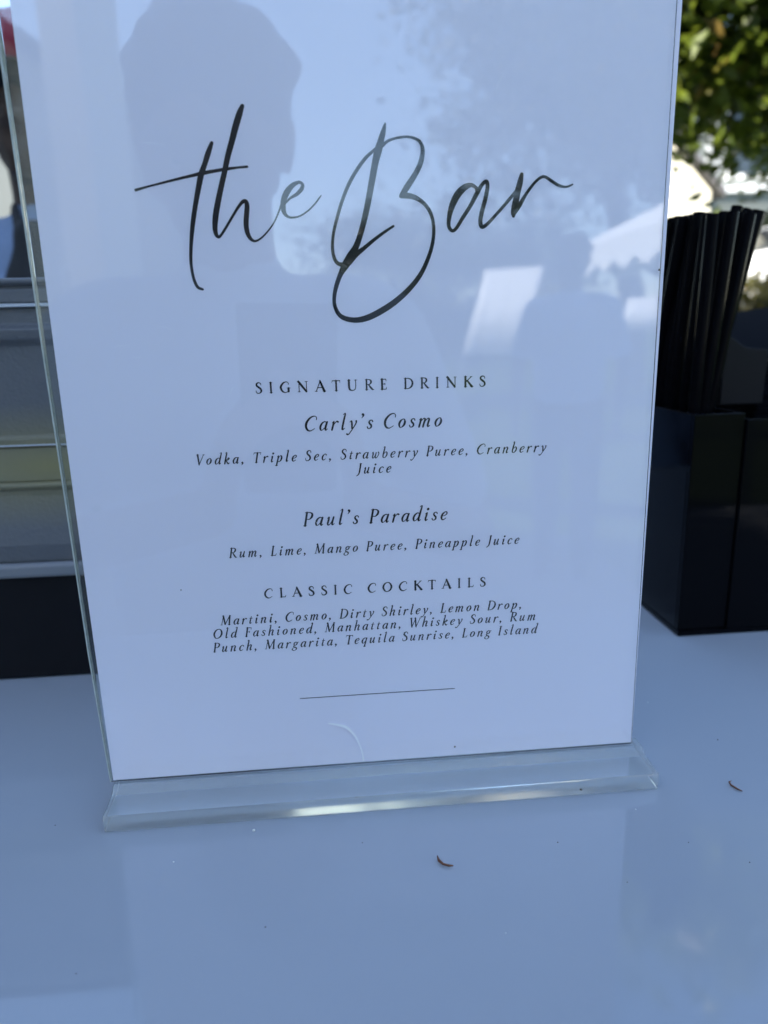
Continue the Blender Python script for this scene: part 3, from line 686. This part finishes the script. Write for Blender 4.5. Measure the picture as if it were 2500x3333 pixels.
def tree(label, base, crown_c, crown_r, nclump, per, size, m, seed, name='tree', trunk_r=.14, group=None, spread=.34, clear=None):
    rng = np.random.default_rng(seed); B = Vector(base)
    t = tag(empty(name, base), label, 'tree' if 'tree' in name else 'shrub', group)
    c = np.array(crown_c) - np.array(base); R = np.array(crown_r)
    dirs = rng.normal(size=(nclump, 3)); dirs /= np.linalg.norm(dirs, axis=1, keepdims=True)
    cl = c + dirs*R*(rng.uniform(.25, 1.0, (nclump, 1))**.5)*rng.uniform(.8, 1.08, (nclump, 1))
    bm = bmesh.new()
    fork = c - np.array([0, 0, R[2]*.75])
    top = c + np.array([0, 0, R[2]*.3])
    tube(bm, [(0, 0, -.05), tuple(fork*.5+np.array([.04, .03, 0])*R[0]), tuple(fork), tuple((fork+top)/2+np.array([.05, -.04, 0])*R[0]), tuple(top)],
         [trunk_r*1.25, trunk_r, trunk_r*.85, trunk_r*.55, trunk_r*.2], 9)
    for q in cl[:min(nclump, 34)]:
        s = fork + (top-fork)*rng.uniform(0, .8); md = (s+q)/2 + np.array([0, 0, .12*R[2]])
        tube(bm, [tuple(s), tuple(md), tuple(q)], [trunk_r*.34, trunk_r*.2, trunk_r*.06], 6)
    bm_obj('trunk', bm, M_bark, t, smooth=True)
    P = []
    for q in cl:
        k = int(per*rng.uniform(.6, 1.4))
        P.append(q + rng.normal(size=(k, 3))*R*spread*rng.uniform(.45, 1.0)*np.array([1, 1, .8]))
    P = np.concatenate(P)
    if clear is not None:
        P = P[clear(P + np.array(base))]
    leaves('crown', P, size, m, t, rng)
    return t

tree('broad leaved tree overhanging the bar at the right with sunlit outer leaves', (3.3, 4.4, gh(3.3, 4.4)), (2.75, 3.75, 2.5), (1.75, 1.45, 1.45), 150, 250, .115, M_leaf1, 21, trunk_r=.13, spread=.24)
SHR = [(3.3, 6.2, .62, .95), (4.25, 6.5, .75, 1.22), (5.3, 6.8, .8, 1.2), (2.2, 6.4, .6, .9), (6.5, 7.0, .8, 1.2), (1.1, 6.6, .6, .9), (-1.2, 6.8, .65, 1.0), (-2.6, 7.0, .7, 1.1), (-4.0, 7.2, .7, 1.1)]
SHL = ['olive shrub on the bank below the white car, left of the roundest shrub', 'tall olive shrub on the bank in front of the white car', 'wide olive shrub on the bank right of the tall one',
 'low olive shrub on the bank behind the straws', 'largest olive shrub at the right end of the bank', 'small olive shrub on the bank behind the menu sign',
 'olive shrub on the bank behind the ice chest', 'olive shrub on the bank behind the bartender', 'olive shrub on the bank at the far left end']
for i, (x, y, r, h) in enumerate(SHR):
    z = gh(x, y)
    tree(SHL[i], (x, y, z), (x, y, z+h*.42), (r, r*.8, h*.46), 60, 170, .06, M_leaf3, 40+i, 'shrub', .03, 'shrubs along the grassy bank', .2)
# behind the photographer: what the acrylic mirrors
tree('tall dark tree behind the photographer, mirrored in the sign', (6.2, -13.6, GZ), (5.5, -13.2, 5.2), (3.5, 3.0, 3.6), 120, 170, .20, M_leaf2, 61, trunk_r=.22, spread=.2)
tree('second dark tree behind the tent, mirrored in the sign', (9.0, -13.0, GZ), (8.6, -12.4, 4.4), (3.2, 3.0, 3.4), 90, 170, .2, M_leaf2, 62, trunk_r=.2, spread=.22)
tree('wide dark bush row tree behind the white panel, mirrored in the sign', (1.9, -12.6, GZ), (2.2, -12.4, .9), (2.6, 1.4, 1.5), 70, 150, .14, M_leaf2, 63, trunk_r=.1, spread=.22)
tree('distant tree beyond the street left of the cream house', (1.0, 20, .04), (.6, 20, 5.2), (3.0, 2.6, 3.0), 80, 130, .2, M_leaf2, 64, trunk_r=.2, spread=.22)
tree('tall tree behind the porch wing of the cream house', (13.5, 29, .04), (13.5, 29, 8.5), (4.2, 3.5, 4.4), 80, 120, .3, M_leaf2, 65, trunk_r=.25, spread=.22)

# ================================================================ white car on the street
M_carw = mat('white_car_paint', (.78, .78, .77), .25, coat=.6)
M_glass_dark = mat('dark_car_glass', (.012, .014, .016), .04, spec=.8)
M_tyre = mat('tyre_rubber', (.02, .02, .02), .85); M_rim = mat('alloy_rim', (.45, .45, .46), .3, metal=.9)
M_red = mat('red_tail_lamp', (.35, .01, .01), .15); M_lamp = mat('clear_head_lamp', (.7, .72, .75), .08)
car = tag(empty('parked_car', (8.15, 10.05, .10)), 'white hatchback parked across the street beyond the straws', 'car')
prof = [(-2.0, .34), (-2.06, .62), (-2.0, .92), (-1.86, 1.02), (-1.55, 1.40), (-1.2, 1.47), (.2, 1.46), (.55, 1.38), (1.05, 1.0), (1.75, .86), (2.0, .68), (2.03, .36), (1.7, .22), (-1.7, .24)]
bm = bmesh.new(); prism_y(bm, prof, -.82, .82)
for v in bm.verts:
    if v.co.z > 1.0: v.co.y *= 1 - (v.co.z-1.0)*.42
bm_obj('body', bm, M_carw, car, bevel=.05, seg=3)
for s in (-1, 1):
    def yy(z): return s*(.82*(1-(max(z, 1.0)-1.0)*.42)+.006)
    for nm, q in (('rear_side_window', [(-1.5, 1.05), (-1.32, 1.36), (-.42, 1.39), (-.42, 1.04)]), ('front_side_window', [(-.34, 1.04), (-.34, 1.39), (.3, 1.36), (.82, 1.03)])):
        bm = bmesh.new(); bm.faces.new([bm.verts.new((x, yy(z), z)) for x, z in q])
        o = bm_obj(nm, bm, M_glass_dark, car); o.modifiers.new('t', 'SOLIDIFY').thickness = .006
bm = bmesh.new(); bm.faces.new([bm.verts.new(p) for p in ((-1.875, -.66, 1.07), (-1.875, .66, 1.07), (-1.605, .58, 1.37), (-1.605, -.58, 1.37))]); o = bm_obj('rear_window', bm, M_glass_dark, car); o.modifiers.new('t', 'SOLIDIFY').thickness = .01
bm = bmesh.new(); bm.faces.new([bm.verts.new(p) for p in ((1.02, -.66, 1.05), (1.02, .66, 1.05), (.62, .58, 1.36), (.62, -.58, 1.36))]); o = bm_obj('windscreen', bm, M_glass_dark, car); o.modifiers.new('t', 'SOLIDIFY').thickness = .01
for sx in (-1.28, 1.28):
    for s in (-1, 1):
        bm = bmesh.new(); lathe(bm, [(.2, -.1), (.3, -.11), (.32, -.07), (.32, .07), (.3, .11), (.2, .1)], 28)
        w = bm_obj('wheel', bm, M_tyre, car, smooth=True, loc=(sx, s*.76, .32)); w.rotation_euler = (pi/2, 0, 0)
        bm = bmesh.new()
        for k in range(5):
            a = 2*pi*k/5
            tube(bm, [(0, 0, -s*.07), (.19*cos(a), .19*sin(a), -s*.085)], [.05, .035], 6)
        lathe(bm, [(.19, -.1), (.215, -.1), (.215, .1), (.19, .1), (.19, -.1)], 28); bm_obj('rim', bm, M_rim, w, smooth=False)
for s in (-1, 1):
    bm = bmesh.new(); box(bm, -2.075, -1.98, s*.72-.09, s*.72+.09, .36, .50); bm_obj('tail_light', bm, M_red, car, bevel=.02)
    bm = bmesh.new(); box(bm, 1.86, 2.015, s*.66-.14, s*.66+.14, .62, .76); bm_obj('headlight', bm, M_lamp, car, bevel=.03)
    bm = bmesh.new(); box(bm, .62, .78, s*.93-.08, s*.93+.08, 1.0, 1.13); bm_obj('wing_mirror', bm, M_carw, car, bevel=.03)

# ================================================================ tent, and panels added for sunlit patches, mirrored in the sign
M_fab = bpy.data.materials.new('white_tent_fabric'); M_fab.use_nodes = True
nt = M_fab.node_tree; b = nt.nodes['Principled BSDF']; b.inputs['Base Color'].default_value = (.93, .93, .92, 1); b.inputs['Roughness'].default_value = .7
t = nt.nodes.new('ShaderNodeBsdfTranslucent'); t.inputs[0].default_value = (.85, .85, .84, 1)
mx = nt.nodes.new('ShaderNodeMixShader'); mx.inputs[0].default_value = .14
nt.links.new(b.outputs[0], mx.inputs[1]); nt.links.new(t.outputs[0], mx.inputs[2]); nt.links.new(mx.outputs[0], nt.nodes['Material Output'].inputs[0])
M_metal = mat('white_painted_pole', (.6, .6, .6), .4)
tent = tag(empty('canopy_tent', (4.92, -6.0, GZ)), 'white canopy tent with scalloped valance behind the photographer', 'tent')
cor = [(-2, -2), (-2, 2), (2, 2), (2, -2)]; ez = 2.01; pz = 3.06
bm = bmesh.new(); top = bm.verts.new((0, 0, pz)); cv = [bm.verts.new((x, y, ez)) for x, y in cor]
for i in range(4): bm.faces.new((cv[i], cv[(i+1) % 4], top))
o = bm_obj('roof', bm, M_fab, tent); o.modifiers.new('t', 'SOLIDIFY').thickness = .004
bm = bmesh.new()
for i in range(4):
    A = Vector(cor[i]+(ez-.003,)); Bv = Vector(cor[(i+1) % 4]+(ez-.003,)); n = 108
    up = [bm.verts.new(A.lerp(Bv, k/n)) for k in range(n+1)]
    dn = [bm.verts.new(A.lerp(Bv, k/n) - Vector((0, 0, .20+.09*abs(sin(pi*k*9/n))))) for k in range(n+1)]
    for k in range(n): bm.faces.new((up[k], up[k+1], dn[k+1], dn[k]))
o = bm_obj('valance', bm, M_fab, tent); o.modifiers.new('t', 'SOLIDIFY').thickness = .004
for x, y in cor:
    bm = bmesh.new(); tube(bm, [(x*.985, y*.985, 0), (x*.985, y*.985, ez-.02)], .025, 8); bm_obj('leg', bm, M_metal, tent, smooth=True)
def patch_panel(loc, w, h, z0, label, rz=0):  # tilted sunward; added so the acrylic mirrors bright patches
    s = tag(empty('sunlit_patch_panel', loc, rz), label, 'patch_panel', 'white panels added as sunlit patches behind the photographer')
    h = h/cos(rad(25))
    bm = bmesh.new(); n = 12
    a = [bm.verts.new((w*(k/n-.5), .003*sin(k*1.7), z0)) for k in range(n+1)]; c = [bm.verts.new((w*(k/n-.5), .003*sin(k*1.7+.6)-h*.423, z0+h*.906)) for k in range(n+1)]
    for k in range(n): bm.faces.new((a[k], a[k+1], c[k+1], c[k]))
    o = bm_obj('cloth', bm, M_fab, s, smooth=True); o.modifiers.new('t', 'SOLIDIFY').thickness = .003
    for sx in (-1, 1):
        bm = bmesh.new(); tube(bm, [(sx*(w/2+.016), 0, 0), (sx*(w/2+.016), 0, z0), (sx*(w/2+.016), -h*.423, z0+h*.906)], .008, 8); bm_obj('pole', bm, M_metal, s, smooth=True)
patch_panel((2.05, -7.9, GZ), .76, .95, .92, 'tall white panel added beside the guest to mirror as a sunlit patch', rad(45))
patch_panel((4.86, -10.0, GZ), .86, .46, 1.14, 'short white panel added behind the tent to mirror as a sunlit patch', rad(45))
col = tag(empty('porch_column', (-1.585, -6.0, GZ), rad(32)), 'square white column behind the photographer', 'column')
bm = bmesh.new(); box(bm, -.205, .205, -.205, .205, .28, 4.9); bm_obj('shaft', bm, M_whitetrim, col, bevel=.008)
bm = bmesh.new(); box(bm, -.26, .26, -.26, .26, .0, .278); bm_obj('base', bm, M_whitetrim, col, bevel=.01)
bm = bmesh.new(); box(bm, -.26, .26, -.26, .26, 4.903, 5.15); bm_obj('capital', bm, M_whitetrim, col, bevel=.01)

# ================================================================ people
class Blob:
    """a body laid out as tapering limbs and masses, fused into one continuous skin"""
    def __init__(self): self.bm = bmesh.new()
    def cap(self, p0, p1, r0, r1, n=14):
        p0 = Vector(p0); p1 = Vector(p1); d = p1-p0
        if d.length < 1e-5: d = Vector((0, 0, 1e-4))
        dn = d.normalized(); pts = []; rs = []
        for k in (0, 1, 2, 3): 
            a = pi/2*(1-k/3.0); pts.append(p0 - dn*r0*sin(a)); rs.append(max(r0*cos(a), .0006))
        for k in (0, 1, 2, 3):
            a = pi/2*k/3.0; pts.append(p1 + dn*r1*sin(a)); rs.append(max(r1*cos(a), .0006))
        tube(self.bm, pts, rs, n)
    def chain(self, pts, rs):
        for i in range(len(pts)-1): self.cap(pts[i], pts[i+1], rs[i], rs[i+1])
    def ell(self, c, r, rot=None):
        q = bmesh.ops.create_uvsphere(self.bm, u_segments=20, v_segments=12, radius=1)
        for v in q['verts']:
            p = Vector((v.co.x*r[0], v.co.y*r[1], v.co.z*r[2]))
            if rot: p = rot @ p
            v.co = p + Vector(c)
    def build(self, name, m, parent, voxel=.007, smooth=4):
        o = bm_obj(name, self.bm, m, None)
        r = o.modifiers.new('r', 'REMESH'); r.mode = 'VOXEL'; r.voxel_size = voxel
        s = o.modifiers.new('s', 'SMOOTH'); s.iterations = smooth; s.factor = .5
        dg = bpy.context.evaluated_depsgraph_get()
        me = bpy.data.meshes.new_from_object(o.evaluated_get(dg)); me.name = name
        o.modifiers.clear(); old = o.data; o.data = me; bpy.data.meshes.remove(old)
        me.materials.clear(); me.materials.append(m)
        me.polygons.foreach_set('use_smooth', [True]*len(me.polygons))
        o.parent = parent
        return o

def hand(B, w, d, palm, side, curl=.5, s=1.0):
    """palm and five unequal, bent fingers; d = towards the fingertips, palm = out of the palm, side = towards the thumb"""
    d = Vector(d).normalized(); palm = Vector(palm); palm = (palm - d*palm.dot(d)).normalized()
    t = d.cross(palm); t = t if t.dot(Vector(side)) > 0 else -t
    w = Vector(w)
    for k in (-1.2, -.4, .4, 1.2):
        B.cap(w + d*.012*s + t*k*.012*s, w + d*.085*s + t*k*.019*s, .016*s, .0125*s, 10)
    for k, L in ((1.45, .92), (.5, 1.0), (-.5, .95), (-1.4, .76)):
        p = w + d*.088*s + t*k*.0195*s; a = 0
        for l, r in ((.043, .0092), (.027, .0083), (.021, .0074)):
            a += curl
            dd = d*cos(a) + palm*sin(a)
            q = p + dd*l*L*s; B.cap(p, q, r*s, r*.93*s, 10); p = q
    p = w + d*.02*s + t*.026*s; a = .75
    for l, r in ((.045, .0125), (.033, .0105), (.025, .009)):
        dd = d*cos(a) + t*sin(a) + palm*.28*(1+curl); dd.normalize()
        q = p + dd*l*s; B.cap(p, q, r*s, r*.92*s, 10); p = q; a -= .32

def person(label, loc, rz, h, skin, shirt, trousers, hairm, L, R, sleeve='short', cap_m=None, vest_m=None, shoe_m=None, hair_len=0.0, nod=0.0, curl=.45):
    """L / R: (elbow, wrist, finger direction, palm direction, thumb side) in the person's own frame, facing +Y, 1.72 m tall"""
    s = h/1.72
    root = tag(empty('person', loc, rz), label, 'person')
    def S(p): return Vector(p)*s
    B = Blob()
    B.ell(S((0, .0, .95)), (.165*s, .115*s, .13*s)); B.ell(S((0, .005, 1.10)), (.145*s, .10*s, .15*s)); B.ell(S((0, .0, 1.30)), (.168*s, .112*s, .15*s))
    B.cap(S((-.15, -.01, 1.405)), S((.15, -.01, 1.405)), .058*s, .058*s)
    B.chain([S((0, -.005, 1.42)), S((0, .008, 1.50)), S((0, .018, 1.56))], [.068*s, .055*s, .054*s])
    hip = S((0, .02, 1.50)); rot = Matrix.Rotation(-nod, 3, 'X')
    def Hd(p): return hip + rot @ (S(p)-hip)
    B.ell(Hd((0, .018, 1.635)), (.074*s, .092*s, .092*s)); B.ell(Hd((0, .052, 1.582)), (.056*s, .062*s, .075*s))
    B.ell(Hd((0, .075, 1.535)), (.034*s, .034*s, .026*s)); B.cap(Hd((-.035, .094, 1.645)), Hd((.035, .094, 1.645)), .016*s, .016*s)
    B.chain([Hd((0, .104, 1.636)), Hd((0, .128, 1.597)), Hd((0, .112, 1.586))], [.010*s, .014*s, .012*s])
    for k in (-1, 1):
        B.cap(Hd((k*.014, .116, 1.590)), Hd((k*.012, .110, 1.588)), .010*s, .008*s)
        B.ell(Hd((k*.046, .078, 1.600)), (.024*s, .028*s, .024*s))
        B.ell(Hd((k*.076, .012, 1.612)), (.009*s, .020*s, .031*s)); B.ell(Hd((k*.081, .006, 1.622)), (.007*s, .016*s, .018*s))
    B.cap(Hd((-.020, .1045, 1.562)), Hd((.020, .1045, 1.562)), .0075*s, .0075*s); B.cap(Hd((-.015, .104, 1.549)), Hd((.015, .104, 1.549)), .009*s, .009*s)
    for k in (-1, 1):
        B.chain([S((k*.088, 0, .93)), S((k*.10, .012, .50)), S((k*.10, -.012, .30)), S((k*.10, -.02, .09))], [.088*s, .056*s, .055*s, .038*s])
        B.chain([S((k*.10, -.045, .045)), S((k*.108, .06, .035)), S((k*.115, .15, .025))], [.04*s, .04*s, .028*s])
    for k, arm in ((-1, L), (1, R)):
        e, w, d, pm, sd = arm; sh_ = S((k*.175, -.01, 1.395))
        B.chain([sh_, sh_.lerp(S(e), .45), S(e)], [.052*s, .047*s, .038*s])
        B.chain([S(e), S(e).lerp(S(w), .35), S(w)], [.038*s, .036*s, .025*s])
        hand(B, S(w), d, pm, sd, curl, s)
    B.build('body', skin, root, .006, 3)
    G = Blob()
    G.ell(S((0, .0, .97)), (.182*s, .132*s, .13*s)); G.ell(S((0, .005, 1.10)), (.168*s, .122*s, .16*s)); G.ell(S((0, .0, 1.29)), (.186*s, .13*s, .155*s))
    G.cap(S((-.155, -.01, 1.405)), S((.155, -.01, 1.405)), .070*s, .070*s)
    G.chain([S((0, -.005, 1.425)), S((0, .002, 1.462))], [.082*s, .066*s])
    for k, arm in ((-1, L), (1, R)):
        sh_ = S((k*.175, -.01, 1.395)); e = S(arm[0]); w = S(arm[1])
        if sleeve == 'short': G.chain([sh_, sh_.lerp(e, .35), sh_.lerp(e, .72)], [.068*s, .066*s, .060*s])
        else: G.chain([sh_, sh_.lerp(e, .5), e, e.lerp(w, .5), e.lerp(w, .9)], [.067*s, .062*s, .054*s, .050*s, .040*s])
    G.cap(S((0, 0, 1.0)), S((0, 0, 1.36)), .128*s, .118*s, 20); G.cap(S((-.075, 0, 1.0)), S((-.09, 0, 1.34)), .105*s, .098*s, 16); G.cap(S((.075, 0, 1.0)), S((.09, 0, 1.34)), .105*s, .098*s, 16); G.build('shirt', shirt, root, .008, 14)
    T = Blob()
    T.ell(S((0, .0, .93)), (.178*s, .126*s, .11*s))
    for k in (-1, 1):
        T.chain([S((k*.088, 0, .92)), S((k*.10, .012, .50)), S((k*.10, -.012, .30)), S((k*.10, -.02, .09))], [.102*s, .074*s, .070*s, .062*s])
    T.build('trousers', trousers, root, .009, 4)
    for k in (-1, 1):
        F = Blob(); F.chain([S((k*.10, -.05, .05)), S((k*.108, .06, .042)), S((k*.115, .155, .034))], [.05*s, .049*s, .034*s])
        F.cap(S((k*.10, -.03, .08)), S((k*.10, -.02, .10)), .048*s, .046*s); F.build('shoe', shoe_m, root, .008, 3)
    Hh = Blob()
    Hh.ell(Hd((0, .004, 1.658)), (.085*s, .097*s, .088*s)); Hh.ell(Hd((0, -.03, 1.625)), (.083*s, .072*s, .09*s))
    if not cap_m:                           # uneven locks
        hr_ = random.Random(len(label))
        for q in range(40):
            a = hr_.uniform(0, 2*pi); e_ = hr_.uniform(.15, 1.3); rr = hr_.uniform(.018, .030)
            Hh.ell(Hd((.076*cos(a)*cos(e_), .004+.088*sin(a)*cos(e_)-(.0 if sin(a) < 0 else .008), 1.655+.078*sin(e_))), (rr*s, rr*s, rr*.8*s))
    if hair_len: Hh.chain([Hd((-.04, -.045, 1.6)), Hd((-.05, -.06, 1.6-hair_len))], [.05*s, .04*s]); Hh.chain([Hd((.04, -.045, 1.6)), Hd((.05, -.06, 1.6-hair_len))], [.05*s, .04*s])
    Hh.build('hair', hairm, root, .007, 2)
    for k in (-1, 1):
        bm = bmesh.new(); bmesh.ops.create_uvsphere(bm, u_segments=14, v_segments=10, radius=.0118*s)
        e = bm_obj('eye', bm, M_eye, root, smooth=True, loc=Hd((k*.030, .0900, 1.619)))
        bm = bmesh.new(); bmesh.ops.create_uvsphere(bm, u_segments=12, v_segments=8, radius=.0058*s)
        i_ = bm_obj('iris', bm, M_iris, e, smooth=True, loc=(0, .0074*s, -.0005))
    if cap_m:
        Cp = Blob(); Cp.ell(Hd((0, .004, 1.685)), (.097*s, .112*s, .070*s)); Cp.ell(Hd((0, .0, 1.705)), (.088*s, .100*s, .062*s)); o = Cp.build('cap', cap_m[0], root, .006, 3)
        Br = Blob(); Br.ell(Hd((0, .008, 1.640)), (.099*s, .112*s, .022*s)); Br.ell(Hd((0, .13, 1.648)), (.070*s, .060*s, .006*s)); Br.build('cap_brim', cap_m[1], o, .004, 1)
    if vest_m:
        V = Blob(); V.ell(S((0, .012, .90)), (.19*s, .142*s, .22*s)); V.ell(S((0, .022, 1.08)), (.160*s, .118*s, .16*s))
        for q in range(33):                 # bib, wide at the waist and narrowing to the neck
            t = q/32.0; hw = max(.016, .120 - .112*t); z = 1.12 + .315*t; y = .120 + .022*sin(pi*min(1, t*1.1)) - .012*t
            V.cap(S((-hw, y-.018, z)), S((0, y+.004, z)), .021*s, .021*s); V.cap(S((hw, y-.018, z)), S((0, y+.004, z)), .021*s, .021*s)
        for k in (-1, 1): V.chain([S((k*.020, .096, 1.435)), S((k*.040, .055, 1.478)), S((k*.056, -.01, 1.495)), S((0, -.062, 1.490))], [.012*s, .010*s, .010*s, .010*s])
        V.build('apron', vest_m, root, .007, 12)
    return root

M_eye = mat('eye_white', (.35, .33, .32), .3); M_iris = mat('dark_iris', (.02, .012, .008), .1)
M_skin_d = mat('dark_brown_skin', (.055, .028, .017), .5, noise=(40, .12)); M_skin_l = mat('tanned_skin', (.20, .11, .075), .5, noise=(40, .08))
M_shirt_b = mat('blue_grey_shirt', (.20, .27, .40), .85, noise=(14, .12), bump=(24, .5, .02)); M_shirt_n = mat('pale_grey_shirt', (.50, .51, .54), .85, bump=(25, .4, .01))
M_shirt_w = mat('pale_blue_shirt', (.30, .42, .62), .85, bump=(25, .4, .01))
M_trous = mat('dark_trousers', (.02, .02, .025), .9); M_trous2 = mat('grey_blue_trousers', (.05, .06, .08), .9); M_hair = mat('black_hair', (.010, .008, .007), .6, bump=(300, .6, .003)); M_hair2 = mat('brown_hair', (.05, .028, .015), .55, bump=(300, .6, .003))
M_cap = mat('red_cap_fabric', (.22, .008, .03), .85); M_brim = mat('black_cap_band', (.006, .006, .010), .7); M_apron = mat('black_apron', (.018, .019, .022), .85, bump=(20, .5, .01))
M_shoe = mat('black_shoe', (.015, .015, .015), .4)

person('bartender in red cap, blue grey shirt and black apron standing behind the ice chest', (-.310, .97, GZ), pi, 1.62, M_skin_d, M_shirt_b, M_trous, M_hair,
       ((-.25, -.03, 1.12), (-.24, .10, .88), (.05, .4, -1), (1, .2, 0), (0, 1, 0)), ((.25, -.03, 1.12), (.24, .10, .88), (-.05, .4, -1), (-1, .2, 0), (0, 1, 0)),
       'long', (M_cap, M_brim), M_apron, M_shoe)
person('guest in pale blue shirt standing behind the photographer', (1.25, -3.05, GZ), rad(25), 1.58, M_skin_d, M_shirt_w, M_trous2, M_hair,
       ((-.26, -.02, 1.12), (-.25, .10, .88), (.05, .35, -1), (1, .2, 0), (0, 1, 0)), ((.26, -.02, 1.12), (.25, .10, .88), (-.05, .35, -1), (-1, .2, 0), (0, 1, 0)), 'short', shoe_m=M_shoe)

# the photographer holds the phone whose lens takes the picture
ph = tag(empty('phone', (0, 0, 0)), 'dark smartphone held upright in both hands in front of the sign', 'phone')
pm = Matrix((rgt, upv, -fwd)).transposed().to_4x4(); pm.translation = CAM - fwd*.0035
ph.matrix_world = pm
M_phone = mat('dark_phone_glass', (.012, .013, .016), .15); M_lens = mat('phone_lens', (.01, .01, .014), .03)
bm = bmesh.new(); box(bm, -.056, .0155, -.128, .0185, .0015, .0093); bm_obj('shell', bm, M_phone, ph, bevel=.003, seg=3)
bm = bmesh.new(); lathe(bm, [(.0075, .0014), (.0075, -.0005), (.006, -.0005), (.006, .0014)], 24); bm_obj('lens_ring', bm, M_lens, ph, smooth=False)
PX, PY, PH = .004, -.535, 1.475
sc_ = PH/1.72
def toP(v): return (Vector(v) - Vector((PX, PY, GZ)))/sc_
hx = -.020
wl_ = toP(CAM + rgt*(hx-.062) - upv*.150 - fwd*.020); wr_ = toP(CAM + rgt*(hx+.062) - upv*.150 - fwd*.020)
person('photographer in pale grey shirt holding up a phone, mirrored in the sign', (PX, PY, GZ), 0, PH, M_skin_l, M_shirt_n, M_trous, M_hair2,
       ((-.30, -.02, 1.12), tuple(wl_), tuple(upv*.9+rgt*.25+fwd*.25), tuple(rgt), tuple(upv)), ((.30, -.02, 1.12), tuple(wr_), tuple(upv*.9-rgt*.25+fwd*.25), tuple(-rgt), tuple(upv)),
       'short', None, None, M_shoe, 0.0, .5, .35)
